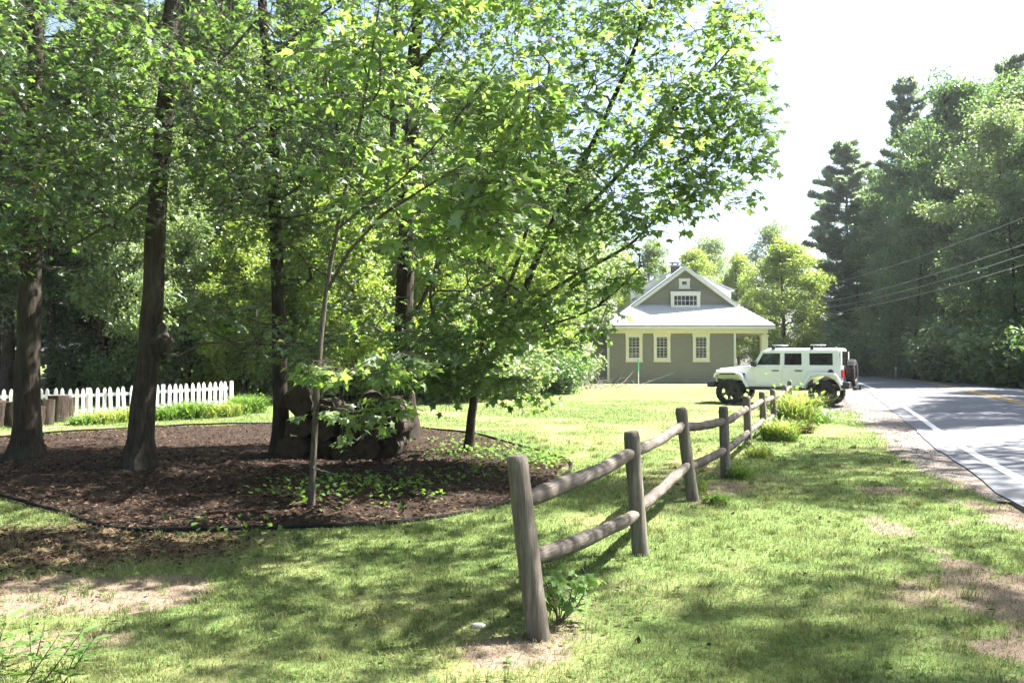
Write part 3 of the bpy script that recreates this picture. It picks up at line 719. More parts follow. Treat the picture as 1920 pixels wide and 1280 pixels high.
# leftmost trunk
D1 = 12.5
fg_tree('maple_tree', 'leftmost thick dark trunk beside the stacked log rounds at the picture edge',
        [([onbed(50, 866), A(52, 700, D1), A(60, 440, D1), A(70, 200, D1), A(66, 0, D1), A(70, -350, D1), A(80, -620, D1)], 0.19, 0.06),
         ([A(64, 250, D1), A(30, 180, 12.2), A(-60, 110, 12)], 0.05, 0.02), ([A(66, 180, D1), A(140, 160, 11.6), A(225, 110, 10.8)], 0.045, 0.018)],
        [(A(60, 120, 11.6), (2.0, 2.0, 1.5), 150), (A(130, 330, 11.2), (1.5, 1.6, 0.9), 110), (A(40, 420, 11.5), (1.2, 1.6, 0.7), 60), (A(-150, 250, 12), (1.6, 2.0, 2.0), 60),
         (A(70, -250, 12.4), (3.0, 3.0, 2.2), 120), (A(250, -520, 12.4), (3.0, 3.0, 2.0), 80), (A(110, 60, 9.0), (1.0, 0.9, 0.5), 40)], 101, 9, 0.105, 0.38)
# second trunk with the burl
D2 = 11.4
fg_tree('maple_tree', 'dark maple trunk with a swollen burl, standing before the picket fence',
        [([onbed(262, 886), A(268, 760, D2), A(284, 600, D2), A(294, 400, D2), A(312, 180, D2), A(322, 0, D2), A(330, -300, D2), A(340, -600, D2)], 0.165, 0.05),
         ([A(303, 655, D2), A(335, 668, 11.2), A(385, 642, 11.0), A(480, 645, 10.7), A(600, 648, 10.4), A(660, 625, 10.2)], 0.024, 0.008),
         ([A(296, 350, D2), A(220, 410, 11.0), A(120, 470, 10.6)], 0.028, 0.012), ([A(312, 190, D2), A(390, 140, 11.0), A(480, 40, 10.6)], 0.04, 0.015),
         ([A(300, 300, D2), A(400, 270, 11.2), A(520, 220, 10.9)], 0.03, 0.012)],
        [(A(300, 180, 10.6), (1.9, 1.6, 1.1), 150), (A(160, 360, 10.4), (1.1, 1.2, 0.7), 70), (A(440, 260, 10.6), (1.3, 1.4, 0.9), 90), (A(200, 120, 9.0), (0.9, 0.7, 0.4), 36),
         (A(420, 40, 10.8), (1.7, 1.8, 1.2), 110), (A(330, -250, 11.4), (3.2, 3.0, 1.9), 140), (A(520, -480, 11.4), (2.6, 2.6, 1.8), 70), (A(560, 640, 10.5), (0.8, 0.5, 0.22), 22), (A(430, 600, 10.8), (0.7, 0.5, 0.3), 16)],
        102, 9, 0.105, 0.36, burl=(A(303, 640, 11.36), 0.14))
# third trunk beside the log pile
D3 = 12.9
fg_tree('maple_tree', 'slim dark trunk rising at the left end of the log pile',
        [([onbed(527, 858), A(524, 650, D3), A(518, 460, D3), A(512, 320, D3), A(516, 230, D3), A(500, 100, D3), A(490, -30, D3), A(480, -400, D3)], 0.125, 0.045),
         ([A(522, 600, D3), A(490, 606, 12.7), A(430, 580, 12.4)], 0.022, 0.008), ([A(508, 120, D3), A(560, 60, 12.5), A(640, 0, 12.2)], 0.035, 0.014)],
        [(A(540, 180, 12.4), (1.7, 1.6, 1.2), 120), (A(470, 330, 12.4), (1.2, 1.3, 0.8), 60), (A(610, 330, 12.2), (1.2, 1.2, 0.8), 70), (A(490, -250, 12.8), (2.8, 2.8, 2.0), 110), (A(430, 560, 12.5), (0.7, 0.7, 0.3), 22), (A(600, 480, 12.5), (0.9, 0.9, 0.5), 36)],
        103, 9, 0.105, 0.37)
# big straight trunk
D5 = 15.0
fg_tree('maple_tree', 'thickest straight maple trunk behind the log pile, forking high up',
        [([onbed(762, 828), A(757, 640, D5), A(762, 470, D5), A(772, 250, D5), A(776, 100, D5), A(790, -40, D5), A(800, -420, D5)], 0.20, 0.07),
         ([A(762, 470, D5), A(742, 330, 14.8), A(736, 180, 14.6), A(746, 0, 14.5)], 0.075, 0.04),
         ([A(768, 300, D5), A(690, 298, 14.2), A(600, 322, 13.6), A(500, 352, 13.2), A(392, 390, 12.8)], 0.05, 0.02),
         ([A(775, 640, D5), A(820, 590, 14.6), A(868, 560, 14.3), A(940, 520, 13.8)], 0.04, 0.02), ([A(774, 600, D5), A(812, 520, 14.6), A(836, 460, 14.4), A(870, 350, 14.0)], 0.045, 0.02),
         ([A(776, 130, D5), A(840, 60, 14.6), A(880, -40, 14.4)], 0.07, 0.03), ([A(770, 240, D5), A(650, 180, 14.4), A(560, 100, 14)], 0.05, 0.02)],
        [(A(720, 120, 14.2), (2.4, 1.8, 1.7), 170), (A(900, 120, 14.2), (2.0, 1.6, 1.6), 110), (A(560, 420, 13.6), (1.6, 1.2, 0.9), 60), (A(820, 420, 14.0), (1.6, 1.2, 1.0), 90),
         (A(780, -280, 14.8), (3.6, 3.4, 2.4), 150), (A(1000, -80, 14), (2.4, 2.2, 1.6), 130), (A(660, 590, 14.0), (1.0, 0.9, 0.5), 40), (A(880, 600, 13.8), (1.0, 0.9, 0.5), 46)],
        105, 11, 0.115, 0.40)
# leaning multi-stemmed maple with the bright crown over the lawn
D6 = 13.2
fg_tree('maple_tree', 'short-trunked maple leaning right with a spreading bright crown over the sunny lawn',
        [([onbed(878, 852), A(884, 780, D6), A(894, 715, D6), A(930, 655, D6), A(970, 580, 13.0), A(1012, 470, 12.8), A(1060, 370, 12.5), A(1130, 230, 12.1), A(1210, 40, 11.7), A(1260, -140, 11.4)], 0.074, 0.02),
         ([A(894, 715, D6), A(905, 640, 13.0), A(945, 560, 12.8), A(985, 440, 12.5), A(1010, 300, 12.2), A(1030, 120, 12)], 0.05, 0.014),
         ([A(912, 690, D6), A(985, 585, 12.6), A(1080, 515, 12.2), A(1180, 460, 11.9), A(1265, 370, 11.6), A(1345, 300, 11.4)], 0.045, 0.010),
         ([A(884, 745, D6), A(862, 690, 12.6), A(830, 640, 12), A(806, 560, 11.5), A(830, 440, 11.0)], 0.035, 0.012),
         ([A(935, 650, D6), A(1000, 620, 12.4), A(1120, 575, 11.8), A(1200, 500, 11.5)], 0.03, 0.010),
         ([A(1012, 470, 12.8), A(1110, 380, 12.2), A(1230, 250, 11.8), A(1370, 90, 11.5)], 0.04, 0.010)],
        [(A(1060, 230, 11.2), (1.9, 1.9, 1.6), 200), (A(1225, 130, 11.3), (1.15, 1.6, 1.3), 110), (A(1000, 450, 11.2), (1.4, 1.6, 1.0), 120), (A(1150, 360, 11.4), (1.3, 1.4, 0.75), 85),
         (A(870, 620, 11.4), (1.0, 1.2, 0.55), 100), (A(890, 715, 11.7), (0.8, 0.8, 0.3), 52), (A(760, 700, 11.6), (0.5, 0.5, 0.22), 22), (A(1020, 600, 11.7), (1.0, 1.1, 0.5), 60), (A(990, 745, 11.9), (0.25, 0.3, 0.12), 6),
         (A(1400, 215, 11.4), (0.34, 0.6, 0.8), 56), (A(1370, 60, 11.4), (0.5, 0.8, 0.6), 34), (A(1330, 330, 11.4), (0.75, 0.8, 0.5), 40), (A(1300, 230, 11.4), (0.6, 0.8, 0.7), 46), (A(1170, 520, 11.6), (0.4, 0.8, 0.3), 10),
         (A(1080, -150, 11.6), (2.3, 2.2, 1.5), 150), (A(860, 300, 11.4), (1.2, 1.2, 1.2), 110), (A(850, -100, 11.6), (1.6, 1.8, 1.4), 90), (A(1290, -90, 11.4), (1.0, 1.4, 0.9), 60),
         ((4.3, 9.0, 7.4), (1.5, 1.0, 0.7), 95), ((4.4, 6.9, 7.6), (1.4, 0.9, 0.7), 90), ((2.7, 8.2, 7.6), (1.0, 0.9, 0.6), 50), ((5.7, 8.0, 8.0), (1.0, 1.0, 0.6), 50)],  # high boughs out of frame, added to shade the left foreground
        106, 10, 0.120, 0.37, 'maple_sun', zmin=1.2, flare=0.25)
# thin sapling in the foreground of the bed
D4 = 8.5
fg_tree('maple_sapling', 'thin forked sapling in front of the log pile with large sunlit leaves',
        [([onbed(583, 958), A(588, 850, D4), A(597, 690, D4), A(612, 545, D4), A(632, 430, 8.4), A(660, 300, 8.3), A(690, 150, 8.1), A(715, -20, 8.0)], 0.036, 0.009),
         ([A(614, 540, D4), A(655, 470, 8.3), A(720, 400, 8.0), A(800, 350, 7.7), A(900, 290, 7.3)], 0.02, 0.007),
         ([A(640, 420, 8.4), A(760, 330, 7.9), A(850, 230, 7.5), A(930, 120, 7.2)], 0.014, 0.006), ([A(595, 720, D4), A(650, 700, 8.2), A(720, 660, 7.9)], 0.010, 0.005)],
        [(A(900, 300, 7.2), (0.62, 0.7, 0.5), 38), (A(860, 430, 7.5), (0.65, 0.6, 0.32), 24), (A(980, 180, 7.2), (0.5, 0.5, 0.35), 34), (A(720, 330, 8.0), (0.6, 0.6, 0.5), 30), (A(700, 90, 8.0), (0.8, 0.8, 0.6), 46),
         (A(620, 690, 8.2), (0.32, 0.4, 0.10), 9), (A(690, 770, 8.2), (0.42, 0.35, 0.14), 14), (A(760, 690, 8.0), (0.4, 0.4, 0.16), 14), (A(850, -120, 7.6), (1.1, 1.0, 0.7), 60), (A(930, 380, 7.0), (0.4, 0.4, 0.25), 20)],
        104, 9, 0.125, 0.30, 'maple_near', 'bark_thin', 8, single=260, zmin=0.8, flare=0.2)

# ------------------------------------------------------------------ mid and far tree kinds (shared meshes)
def grow_mesh(kind, seed, H, crown, r0, tips, per, leaf, rad, barkm='bark', mat='broad', clear=0.25, vert=0.62, vs=0.30, bs=1.0):
    """a whole tree as (trunk mesh, crown mesh)"""
    r = rng(seed)
    blobs = []; nb = crown * 4
    for k in range(nb):
        t = (k + r.random()) / nb; z = H * (clear + (1 - clear) * (0.06 + 0.88 * t)); prof = (1 - abs(t * 1.9 - 0.75) ** 2.0 * 0.68)
        w = rad * max(0.18, prof) * (0.75 + 0.5 * r.random()); a = k * 2.4 + r.normal() * 0.5; q = 0.80 * w * math.sqrt(0.15 + 0.85 * r.random()); s = bs * rad * (0.17 + 0.17 * r.random())
        blobs.append(((q * math.cos(a), q * math.sin(a), z), (s * 1.15, s * 1.15, s * vert), max(4, int(tips / nb * (0.5 + r.random()))), 3))
    att = blob_points(blobs, r)
    lean = r.normal(size=2) * 0.03 * H
    path = [(0, 0, 0), (lean[0] * 0.2, lean[1] * 0.2, H * 0.3), (lean[0] * 0.6, lean[1] * 0.4, H * 0.6), (lean[0], lean[1], H * 0.93)]
    pos, par, fix, tp, main = grow([(path, r0, r0 * 0.15)], att, r, 0.7, 0.7, 0.3, zmin=H * clear * 0.6)
    rad_, cnt = radii(par, fix, tp, 0.011, 0.5)
    ch = chains_of(pos, par, rad_, cnt, main, fix)
    P, R2, _ = ch[0]; cs = [trunk_tube(P, R2, r, 9, 0.5, 0.4)] + [(c[0], c[1]) for c in ch[1:]]
    V, F = tube_arrays(cs, [9] + [5 if c[1][0] > 0.04 else 3 for c in ch[1:]])
    tm = mesh_np(kind + '_trunk', V, [F], None, True, [M[barkm]])
    m = len(tp) * per; idx = np.repeat(np.arange(len(tp)), per); T = pos[tp][idx]
    p = T + norm(r.normal(size=(m, 3))) * (r.random((m, 1)) ** 0.45) * np.array([[0.72, 0.72, vs]]) * (H / 15.0)
    Yd = r.normal(size=(m, 3)); Yd[:, 2] -= 0.4; Nd = r.normal(size=(m, 3)) * 0.6 + np.array([[0, 0, 1.0]])
    X, Y, Z = frames(Yd, Nd); sz = leaf * (0.6 + 0.8 * r.random(m))
    v = np.clip(0.6 * r.random(m) + 0.4 * r.random(len(tp))[idx], 0, 1)
    V, F = scatter(LEAF_V, LEAF_F, p, X, Y, Z, sz)
    return tm, mesh_np(kind + '_crown', V, [F], {'v': np.repeat(v, 4)}, False, [M[mat]])
TUFT_V = []; TUFT_F = []
_r = rng(7)
for k in range(7):
    a = k * 0.9; e = 0.25 + 0.5 * _r.random(); d = np.array([math.cos(a) * math.cos(e), math.sin(a) * math.cos(e) , math.sin(e)]); s = np.array([-math.sin(a), math.cos(a), 0.3]) * 0.13
    TUFT_V += [s * 0.4, -s * 0.4, d * 0.55 + s, d * 1.0, d * 0.55 - s]; TUFT_F.append((5 * k, 5 * k + 2, 5 * k + 3)); TUFT_F.append((5 * k, 5 * k + 3, 5 * k + 4))
TUFT_V = np.array(TUFT_V); TUFT_F = np.array(TUFT_F)
def conifer_mesh(kind, seed, H, width, r0, clear, whorl, up0, droop, tufts, tsize, mat, dead=0, flat=0.5, gap=0.0):
    r = rng(seed); chs = []; tuft = []; sd = []
    lean = r.normal(size=2) * 0.012 * H; ts = np.linspace(0, 1, 24)
    P = np.stack([lean[0] * ts ** 2, lean[1] * ts ** 2, ts * H], 1); Rr = r0 * (1 - ts) ** 0.8 + 0.015
    chs.append(trunk_tube(P, Rr, r, 10, 0.4, 0.5)); sd.append(10)
    z = H * clear
    while z < H * 0.985:
        t = (z / H - clear) / (1 - clear); L0 = width * (np.interp(t, [0, 0.12, 0.35, 0.7, 1.0], [0.75, 1.0, 0.95, 0.62, 0.14]))
        nb = r.integers(4, 7); a0 = r.random() * 6.28
        for b in range(nb):
            if r.random() < gap: continue
            a = a0 + b * 6.283 / nb + r.normal() * 0.25; L = L0 * (0.6 + 0.55 * r.random()); u = np.linspace(0, 1, 7)
            el = up0 * (0.3 + t) ; dz = L * (el * u - droop * u ** 2 + 0.10 * u ** 3)
            wob = np.cumsum(r.normal(size=7) * 0.04) * L
            Q = np.stack([np.cos(a) * L * u - np.sin(a) * wob, np.sin(a) * L * u + np.cos(a) * wob, z + dz], 1); Q[:, 0] += lean[0] * (z / H) ** 2; Q[:, 1] += lean[1] * (z / H) ** 2
            chs.append((Q, 0.028 * (L / 3.5 + 0.25) * (1 - 0.85 * u))); sd.append(4)
            m = max(5, int(tufts * L / 3.0)); uu = 0.22 + 0.78 * r.random(m) ** 0.7
            side = (r.random(m) * 2 - 1) * 0.34 * L * (1.15 - uu) + r.normal(size=m) * 0.08; base = np.stack([np.interp(uu, u, Q[:, c]) for c in range(3)], 1)
            base[:, 0] += -np.sin(a) * side; base[:, 1] += np.cos(a) * side; base[:, 2] += r.normal(size=m) * 0.09 - 0.12 * np.abs(side) * (droop > 0.2)
            fw = np.tile([math.cos(a), math.sin(a), 0.0], (m, 1)) + np.stack([-np.sin(a) * side, np.cos(a) * side, 0 * side], 1) * 0.6
            tuft.append((base, fw))
        z += whorl * (0.7 + 0.6 * r.random()) * (1 - 0.45 * t)
    for k in range(dead):                                        # bare dead limbs under the crown
        zz = H * clear * (0.15 + 0.9 * r.random()); a = r.random() * 6.283; L = 0.7 + 1.9 * r.random(); u = np.linspace(0, 1, 6)
        Q = np.stack([np.cos(a) * L * u, np.sin(a) * L * u, zz + L * (0.12 * u - 0.35 * u ** 2)], 1) + np.cumsum(r.normal(size=(6, 3)) * 0.03, 0)
        chs.append((Q, 0.014 * (1 - 0.8 * u))); sd.append(3)
        for q in range(4):
            j = 1 + q; d = np.array([math.cos(a + (0.8 if q % 2 else -0.8)), math.sin(a + (0.8 if q % 2 else -0.8)), -0.15]) * L * 0.35
            chs.append((np.array([Q[j], Q[j] + d * 0.5 + r.normal(size=3) * 0.03, Q[j] + d]), [0.007, 0.005, 0.003])); sd.append(3)
    V, F = tube_arrays(chs, sd); tm = mesh_np(kind + '_trunk', V, [F], None, True, [M['bark_pine']])
    p = np.concatenate([a for a, b in tuft]); fw = np.concatenate([b for a, b in tuft]); m = len(p)
    Nd = np.stack([r.normal(size=m) * flat, r.normal(size=m) * flat, np.ones(m)], 1); X, Y, Z = frames(fw + r.normal(size=(m, 3)) * 0.3, Nd)
    V, F = scatter(TUFT_V, TUFT_F, p, X, Y, Z, tsize * (0.7 + 0.6 * r.random(m)))
    return tm, mesh_np(kind + '_crown', V, [F], {'v': np.repeat(r.random(m), len(TUFT_V))}, False, [M[mat]])
def shrub_mesh(kind, seed, W, H, n, leaf, mat, stems=9):
    r = rng(seed); chs = []; pts = []
    for k in range(stems):
        a = r.random() * 6.283; rr = W * 0.5 * math.sqrt(r.random()); top = np.array([math.cos(a) * rr, math.sin(a) * rr, H * (0.55 + 0.45 * r.random()) * (1 - 0.35 * (rr / (W * 0.5)) ** 2)])
        b = np.array([math.cos(a) * rr * 0.25, math.sin(a) * rr * 0.25, 0]); u = np.linspace(0, 1, 6)[:, None]
        Q = b + (top - b) * u + np.array([[0, 0, 1.0]]) * (u * (1 - u)) * H * 0.2; chs.append((Q, 0.018 * H / 2 * (1 - 0.8 * u[:, 0])))
        m = n // stems; uu = 0.12 + 0.9 * r.random((m, 1)); p = b + (top - b) * uu + norm(r.normal(size=(m, 3))) * r.random((m, 1)) ** 0.5 * np.array([[W * 0.24, W * 0.24, H * 0.17]]); pts.append(p)
    V, F = tube_arrays(chs, [4] * len(chs)); tm = mesh_np(kind + '_stems', V, [F], None, True, [M['bark_thin']])
    p = np.concatenate(pts); p[:, 2] = np.maximum(p[:, 2], 0.03); m = len(p)
    Yd = r.normal(size=(m, 3)); Nd = r.normal(size=(m, 3)) * 0.6 + np.array([[0, 0, 1.0]]); X, Y, Z = frames(Yd, Nd)
    V, F = scatter(LEAF_V, LEAF_F, p, X, Y, Z, leaf * (0.6 + 0.8 * r.random(m)))
    return tm, mesh_np(kind + '_leaves', V, [F], {'v': np.repeat(r.random(m), 4)}, False, [M[mat]])
K = {}
K['oak0'] = grow_mesh('oak', 201, 15, 9, 0.20, 340, 85, 0.15, 3.6, vert=0.9, vs=0.45)
K['oak1'] = grow_mesh('oak', 202, 15, 8, 0.18, 300, 85, 0.15, 3.0, mat='broad', clear=0.22, vert=0.9, vs=0.45)
K['ash0'] = grow_mesh('ash', 203, 15, 8, 0.19, 280, 85, 0.15, 3.1, mat='pale', clear=0.15, vert=1.0, vs=0.5)
K['bright0'] = grow_mesh('birch', 204, 10, 16, 0.13, 560, 70, 0.11, 2.5, mat='bright', clear=0.06, vert=1.6, vs=0.6, bs=0.72)
K['bright1'] = grow_mesh('birch', 205, 10, 14, 0.12, 420, 70, 0.11, 2.2, mat='bright', clear=0.12, vert=1.6, vs=0.6, bs=0.7)
K['tall0'] = grow_mesh('poplar', 206, 24, 7, 0.26, 125, 60, 0.21, 3.6, clear=0.28)
K['tall1'] = grow_mesh('poplar', 207, 24, 6, 0.26, 60, 60, 0.21, 3.4, clear=0.3)
K['pine0'] = conifer_mesh('pine', 211, 20, 4.4, 0.24, 0.14, 0.95, 0.26, 0.05, 120, 0.40, 'pine', gap=0.06, flat=0.35)
K['pine1'] = conifer_mesh('pine', 212, 20, 4.0, 0.22, 0.18, 1.05, 0.28, 0.05, 115, 0.40, 'pine', gap=0.18, flat=0.3)
K['hem0'] = conifer_mesh('hemlock', 213, 16, 2.9, 0.19, 0.26, 0.62, 0.05, 0.30, 42, 0.30, 'hemlock', dead=46)
K['hem1'] = conifer_mesh('hemlock', 214, 16, 2.5, 0.17, 0.34, 0.66, 0.04, 0.26, 42, 0.30, 'hemlock', dead=60)
K['hem2'] = conifer_mesh('hemlock', 215, 12, 3.0, 0.14, 0.08, 0.5, 0.05, 0.26, 50, 0.30, 'hemlock', dead=10)
K['shrub0'] = shrub_mesh('shrub', 221, 3.2, 2.6, 9000, 0.13, 'broad', 14)
K['shrub1'] = shrub_mesh('shrub', 222, 2.8, 2.2, 8000, 0.12, 'pale', 12)
K['shrub2'] = shrub_mesh('shrub', 223, 2.6, 2.0, 8000, 0.11, 'bright', 12)
_rt = random.Random(5)
def plant(kind, name, label, x, y, H, group=None, cat='tree', wid=1.0, z=None, rot=None):
    base = {'o': 15, 'a': 15, 'b': 10, 'p': 20, 'h': 16}.get(kind[0], None)
    if kind == 'hem2': base = 12
    if kind.startswith('tall'): base = 24
    if kind.startswith('shrub'): base = {'0': 2.6, '1': 2.2, '2': 2.0}[kind[-1]]
    s = H / base; zz = float(gz(np.array([x]), np.array([y]))[0]) - 0.05 if z is None else z
    o = thing(name, label, cat, (x, y, zz), _rt.random() * 6.28 if rot is None else rot, group); o.scale = (s * wid, s * wid, s)
    a, b = K[kind]; sh = kind.startswith('shrub')
    link('stems' if sh else 'trunk', a, o); tag(link('leaves' if sh else 'crown', b, o), kind='stuff')
    return o
def at_px(px, Y): return (px - CX) / FPX * Y
def topH(py, Y): return CAMZ + (HOR - py) / FPX * Y

# trees across the road, right of the picture
RT = [('pine0', 'pine_tree', 'grey-green pine rising nearest the open sky, left of the roadside trees', 1588, 258, 74, 1.0),
      ('pine1', 'pine_tree', 'shorter pale pine just behind the tall pine beside the open sky', 1655, 312, 80, 1.1),
      ('ash0', 'leafy_tree', 'rounded lower leafy tree at the foot of the tall pines', 1668, 405, 64, 1.0),
      ('oak0', 'leafy_tree', 'tall leafy tree with a bare fork showing mid crown, right of the pines', 1790, 128, 54, 1.0),
      ('pine1', 'pine_tree', 'tall thin pine poking out left of the fork-trunked leafy tree', 1712, 138, 66, 0.75),
      ('oak1', 'leafy_tree', 'mid-height bright leafy tree left of and below the fork-trunked tree', 1716, 370, 53, 1.1),
      ('ash0', 'leafy_tree', 'pale leafy tree filling the right edge above the power lines', 1885, 172, 46, 1.1),
      ('pine0', 'pine_tree', 'tallest pine top showing at the upper right corner', 1896, 100, 60, 0.8),
      ('oak1', 'leafy_tree', 'dark leafy tree behind the power lines at right, below the pale crown', 1830, 400, 47, 1.15),
      ('hem0', 'hemlock_tree', 'dark drooping conifer in the shade beyond the road bend', 1610, 470, 70, 1.3),
      ('hem1', 'hemlock_tree', 'dark shaded conifer directly above the road marker post', 1690, 500, 60, 1.4),
      ('hem0', 'hemlock_tree', 'dark conifer low behind the power lines, above the right road edge', 1770, 470, 56, 1.4),
      ('ash0', 'leafy_tree', 'small leafy tree above the car roof, left of the dark conifers', 1560, 500, 78, 1.3),
      ('oak0', 'leafy_tree', 'leafy tree cut off by the right picture edge', 1990, 215, 44, 1.2),
      ('oak1', 'leafy_tree', 'dense green tree between the tall pine and the fork-trunked tree', 1690, 290, 68, 1.3),
      ('oak0', 'leafy_tree', 'dense green tree directly left of the fork-trunked crown', 1745, 215, 63, 1.0),
      ('oak1', 'leafy_tree', 'tall green tree between the fork-trunked crown and the pale crown', 1845, 150, 58, 1.1),
      ('oak0', 'leafy_tree', 'tall green crown in the upper right corner behind the pale tree', 1935, 130, 54, 1.1),
      ('oak1', 'leafy_tree', 'low green tree filling the gap at the foot of the pale pine', 1625, 430, 76, 1.5),
      ('oak0', 'leafy_tree', 'green tree behind the middle of the power lines', 1770, 330, 58, 1.1),
      ('oak0', 'leafy_tree', 'green tree at the right edge just above the power lines', 1910, 330, 43, 1.0)]
for k, nm, lb, px, py, Y, w in RT:
    x = at_px(px, Y); z = float(gz(np.array([x]), np.array([Y]))[0]); plant(k, nm, lb, x, Y, topH(py, Y) - z, 'trees across the road', wid=w)
for j, (px, py, Y, k, w, lb) in enumerate([(1640, 610, 62, 'shrub0', 1.3, 'dark shrub beyond the road bend right of the spare wheel'), (1735, 600, 55, 'shrub0', 1.3, 'dark shrub right of the road marker post'), (1800, 590, 49, 'shrub0', 1.2, 'shrub above the yellow road line'),
        (1860, 565, 46, 'shrub1', 1.1, 'paler tall shrub under the power lines near the right edge'), (1915, 590, 42, 'shrub1', 1.2, 'pale shrub at the right picture edge beside the road'), (1880, 640, 43.5, 'shrub2', 1.3, 'low bright shrub at the right road edge'),
        (1700, 640, 58, 'shrub1', 1.2, 'low shrub directly behind the road marker post'), (1990, 560, 41, 'shrub0', 1.3, 'shrub just past the right picture edge'), (1585, 600, 68, 'shrub0', 1.4, 'dark shrub behind the rear of the white car'), (1770, 655, 50.5, 'shrub1', 1.2, 'low pale shrub along the far road verge')]):
    x = at_px(px, Y); z = float(gz(np.array([x]), np.array([Y]))[0]); plant(k, 'shrub', lb, x, Y, max(1.0, topH(py, Y) - z), 'shrubs along the far side of the road', 'shrub', w)
# shade trees along the road to the right of the picture; their shadows fall over the road and verge
for j, (k, x, y, H, w) in enumerate([('tall1', 16.0, 8.2, 24, 0.9), ('tall0', 17.8, 15.4, 25, 0.9), ('ash0', 20.6, 22.4, 17, 0.8), ('oak1', 23.8, 27.0, 17, 0.9), ('oak0', 27.0, 31.0, 17.5, 0.9), ('ash0', 30.5, 37.0, 17, 1.0)]):
    plant(k, 'roadside_tree', 'tall roadside tree standing right of the picture across the road', x, y, H, 'shade trees beside the road', wid=w)
# unseen trees added left and behind the camera to darken the sky fill
for k, x, y, H, w in [('oak0', -15.5, 13.5, 15, 1.1), ('oak1', -13.0, 7.0, 16, 1.1), ('oak0', -12.0, 0.5, 15, 1.1), ('oak1', -7.0, -7.5, 16, 1.1), ('hem2', -17.5, 18.0, 13, 1.1), ('oak0', 1.0, -11, 16, 1.1)]:
    plant(k, 'unseen_fill_tree', 'leafy tree out of the picture, added at the clearing edge to cut sky light', x, y, H, 'trees added out of view around the clearing', wid=w)
# behind the house
for k, nm, lb, px, py, Y, w in [('bright0', 'birch_tree', 'bright yellow-green bushy tree right of the house porch', 1472, 446, 57, 1.5), ('bright1', 'birch_tree', 'sunlit loose tree right behind the house roof', 1385, 470, 68, 1.1), ('bright0', 'birch_tree', 'sunlit tree behind the chimney', 1300, 462, 74, 1.2),
        ('ash0', 'leafy_tree', 'pale tree behind the left roof slope', 1225, 440, 72, 1.2), ('bright1', 'birch_tree', 'small bright tree seen through the porch', 1412, 540, 66, 1.3), ('ash0', 'leafy_tree', 'grey-green tree on the skyline between house and pines', 1450, 425, 95, 1.2), ('ash0', 'leafy_tree', 'far pale tree on the skyline above the house ridge', 1330, 436, 100, 1.4), ('bright0', 'birch_tree', 'bright tree at the left corner of the house', 1165, 470, 56, 1.0)]:
    plant(k, nm, lb, at_px(px, Y), Y, topH(py, Y), 'trees behind the house', wid=w)
# woods behind the lawn and picket fence
WOODS = [('hem0', -17.5, 27, 15), ('hem1', -14.6, 29.5, 17), ('hem0', -19.5, 32, 18), ('hem1', -16.5, 35, 17), ('hem1', -12.2, 32.5, 18), ('hem0', -22.5, 36, 18), ('hem1', -24, 30, 17), ('hem0', -13.2, 38.5, 19), ('hem1', -9.8, 36.5, 19), ('hem0', -27, 40, 19), ('hem1', -20, 42, 20), ('hem0', -8.4, 44, 19), ('pine1', -15, 46, 22), ('pine0', -24, 48, 22), ('hem2', -16, 39, 9), ('hem2', -22, 43, 11), ('hem2', -11.2, 41, 10), ('hem2', -18.5, 47, 12), ('hem2', -27.5, 35, 9), ('hem2', -30, 44, 12), ('hem2', -13.5, 50, 13), ('hem2', -25, 55, 14), ('hem2', -19, 56, 14), ('hem2', -33, 52, 14), ('hem2', -8, 55, 14), ('pine0', -30, 60, 20), ('pine1', -20, 62, 20), ('pine0', -12, 64, 20), ('pine1', -38, 58, 20), ('hem2', -36, 46, 13)]
for k, x, y, H in WOODS: plant(k, 'hemlock_tree' if k[0] == 'h' else 'pine_tree', 'tall conifer in the dark woods behind the white picket fence', x, y, H, 'conifers in the woods behind the picket fence')
for k, x, y, H, w in [('oak0', -6.2, 31.0, 13, 0.9), ('ash0', -3.4, 34.0, 12, 1.0), ('oak1', -0.8, 37.5, 14, 1.0), ('ash0', 1.6, 42, 12, 1.0), ('oak0', -5.5, 42, 17, 1.1), ('oak1', -1.8, 50, 18, 1.1), ('ash0', 4.2, 51, 14, 1.0), ('oak0', -11, 52, 20, 1.2), ('oak1', 3.0, 60, 16, 1.2), ('bright1', -7.2, 37.5, 6.5, 1.4), ('bright0', -2.4, 40, 6, 1.4), ('bright1', 0.6, 46, 6, 1.4), ('bright0', -4.4, 47, 8, 1.4), ('bright1', 3.0, 54, 7, 1.3), ('ash0', -7.5, 60, 18, 1.2), ('ash0', 0, 66, 18, 1.3), ('oak0', -4, 70, 18, 1.3), ('oak1', 6, 72, 16, 1.4), ('ash0', -12.6, 27.5, 12, 1.0), ('ash0', -9.4, 29.6, 13, 1.0), ('bright0', -6.4, 29.2, 8, 1.3), ('bright1', -4.2, 31.5, 9, 1.3), ('ash0', -17.5, 31.5, 14, 1.0), ('bright0', -1.6, 33.5, 8, 1.3), ('ash0', -6.8, 34, 15, 1.0), ('ash0', -2.6, 37, 15, 1.0), ('bright1', -9.8, 33.2, 11, 1.2), ('bright0', 1.2, 40, 8, 1.2), ('ash0', 2.2, 47, 13, 1.1), ('ash0', -14, 34, 17, 1.0), ('bright1', -8.6, 26.6, 6, 1.2), ('bright0', -5.6, 27.2, 7, 1.2), ('ash0', -11.2, 25.6, 9, 1.0), ('bright1', -2.9, 30, 7, 1.2), ('bright0', 0.4, 35, 7, 1.2), ('bright1', -11.8, 30, 10, 1.2)]:
    plant(k, 'leafy_tree', 'leafy tree in the sunlit woods behind the lawn, left of the house', x, y, H, 'leafy trees in the woods left of the house', wid=w)
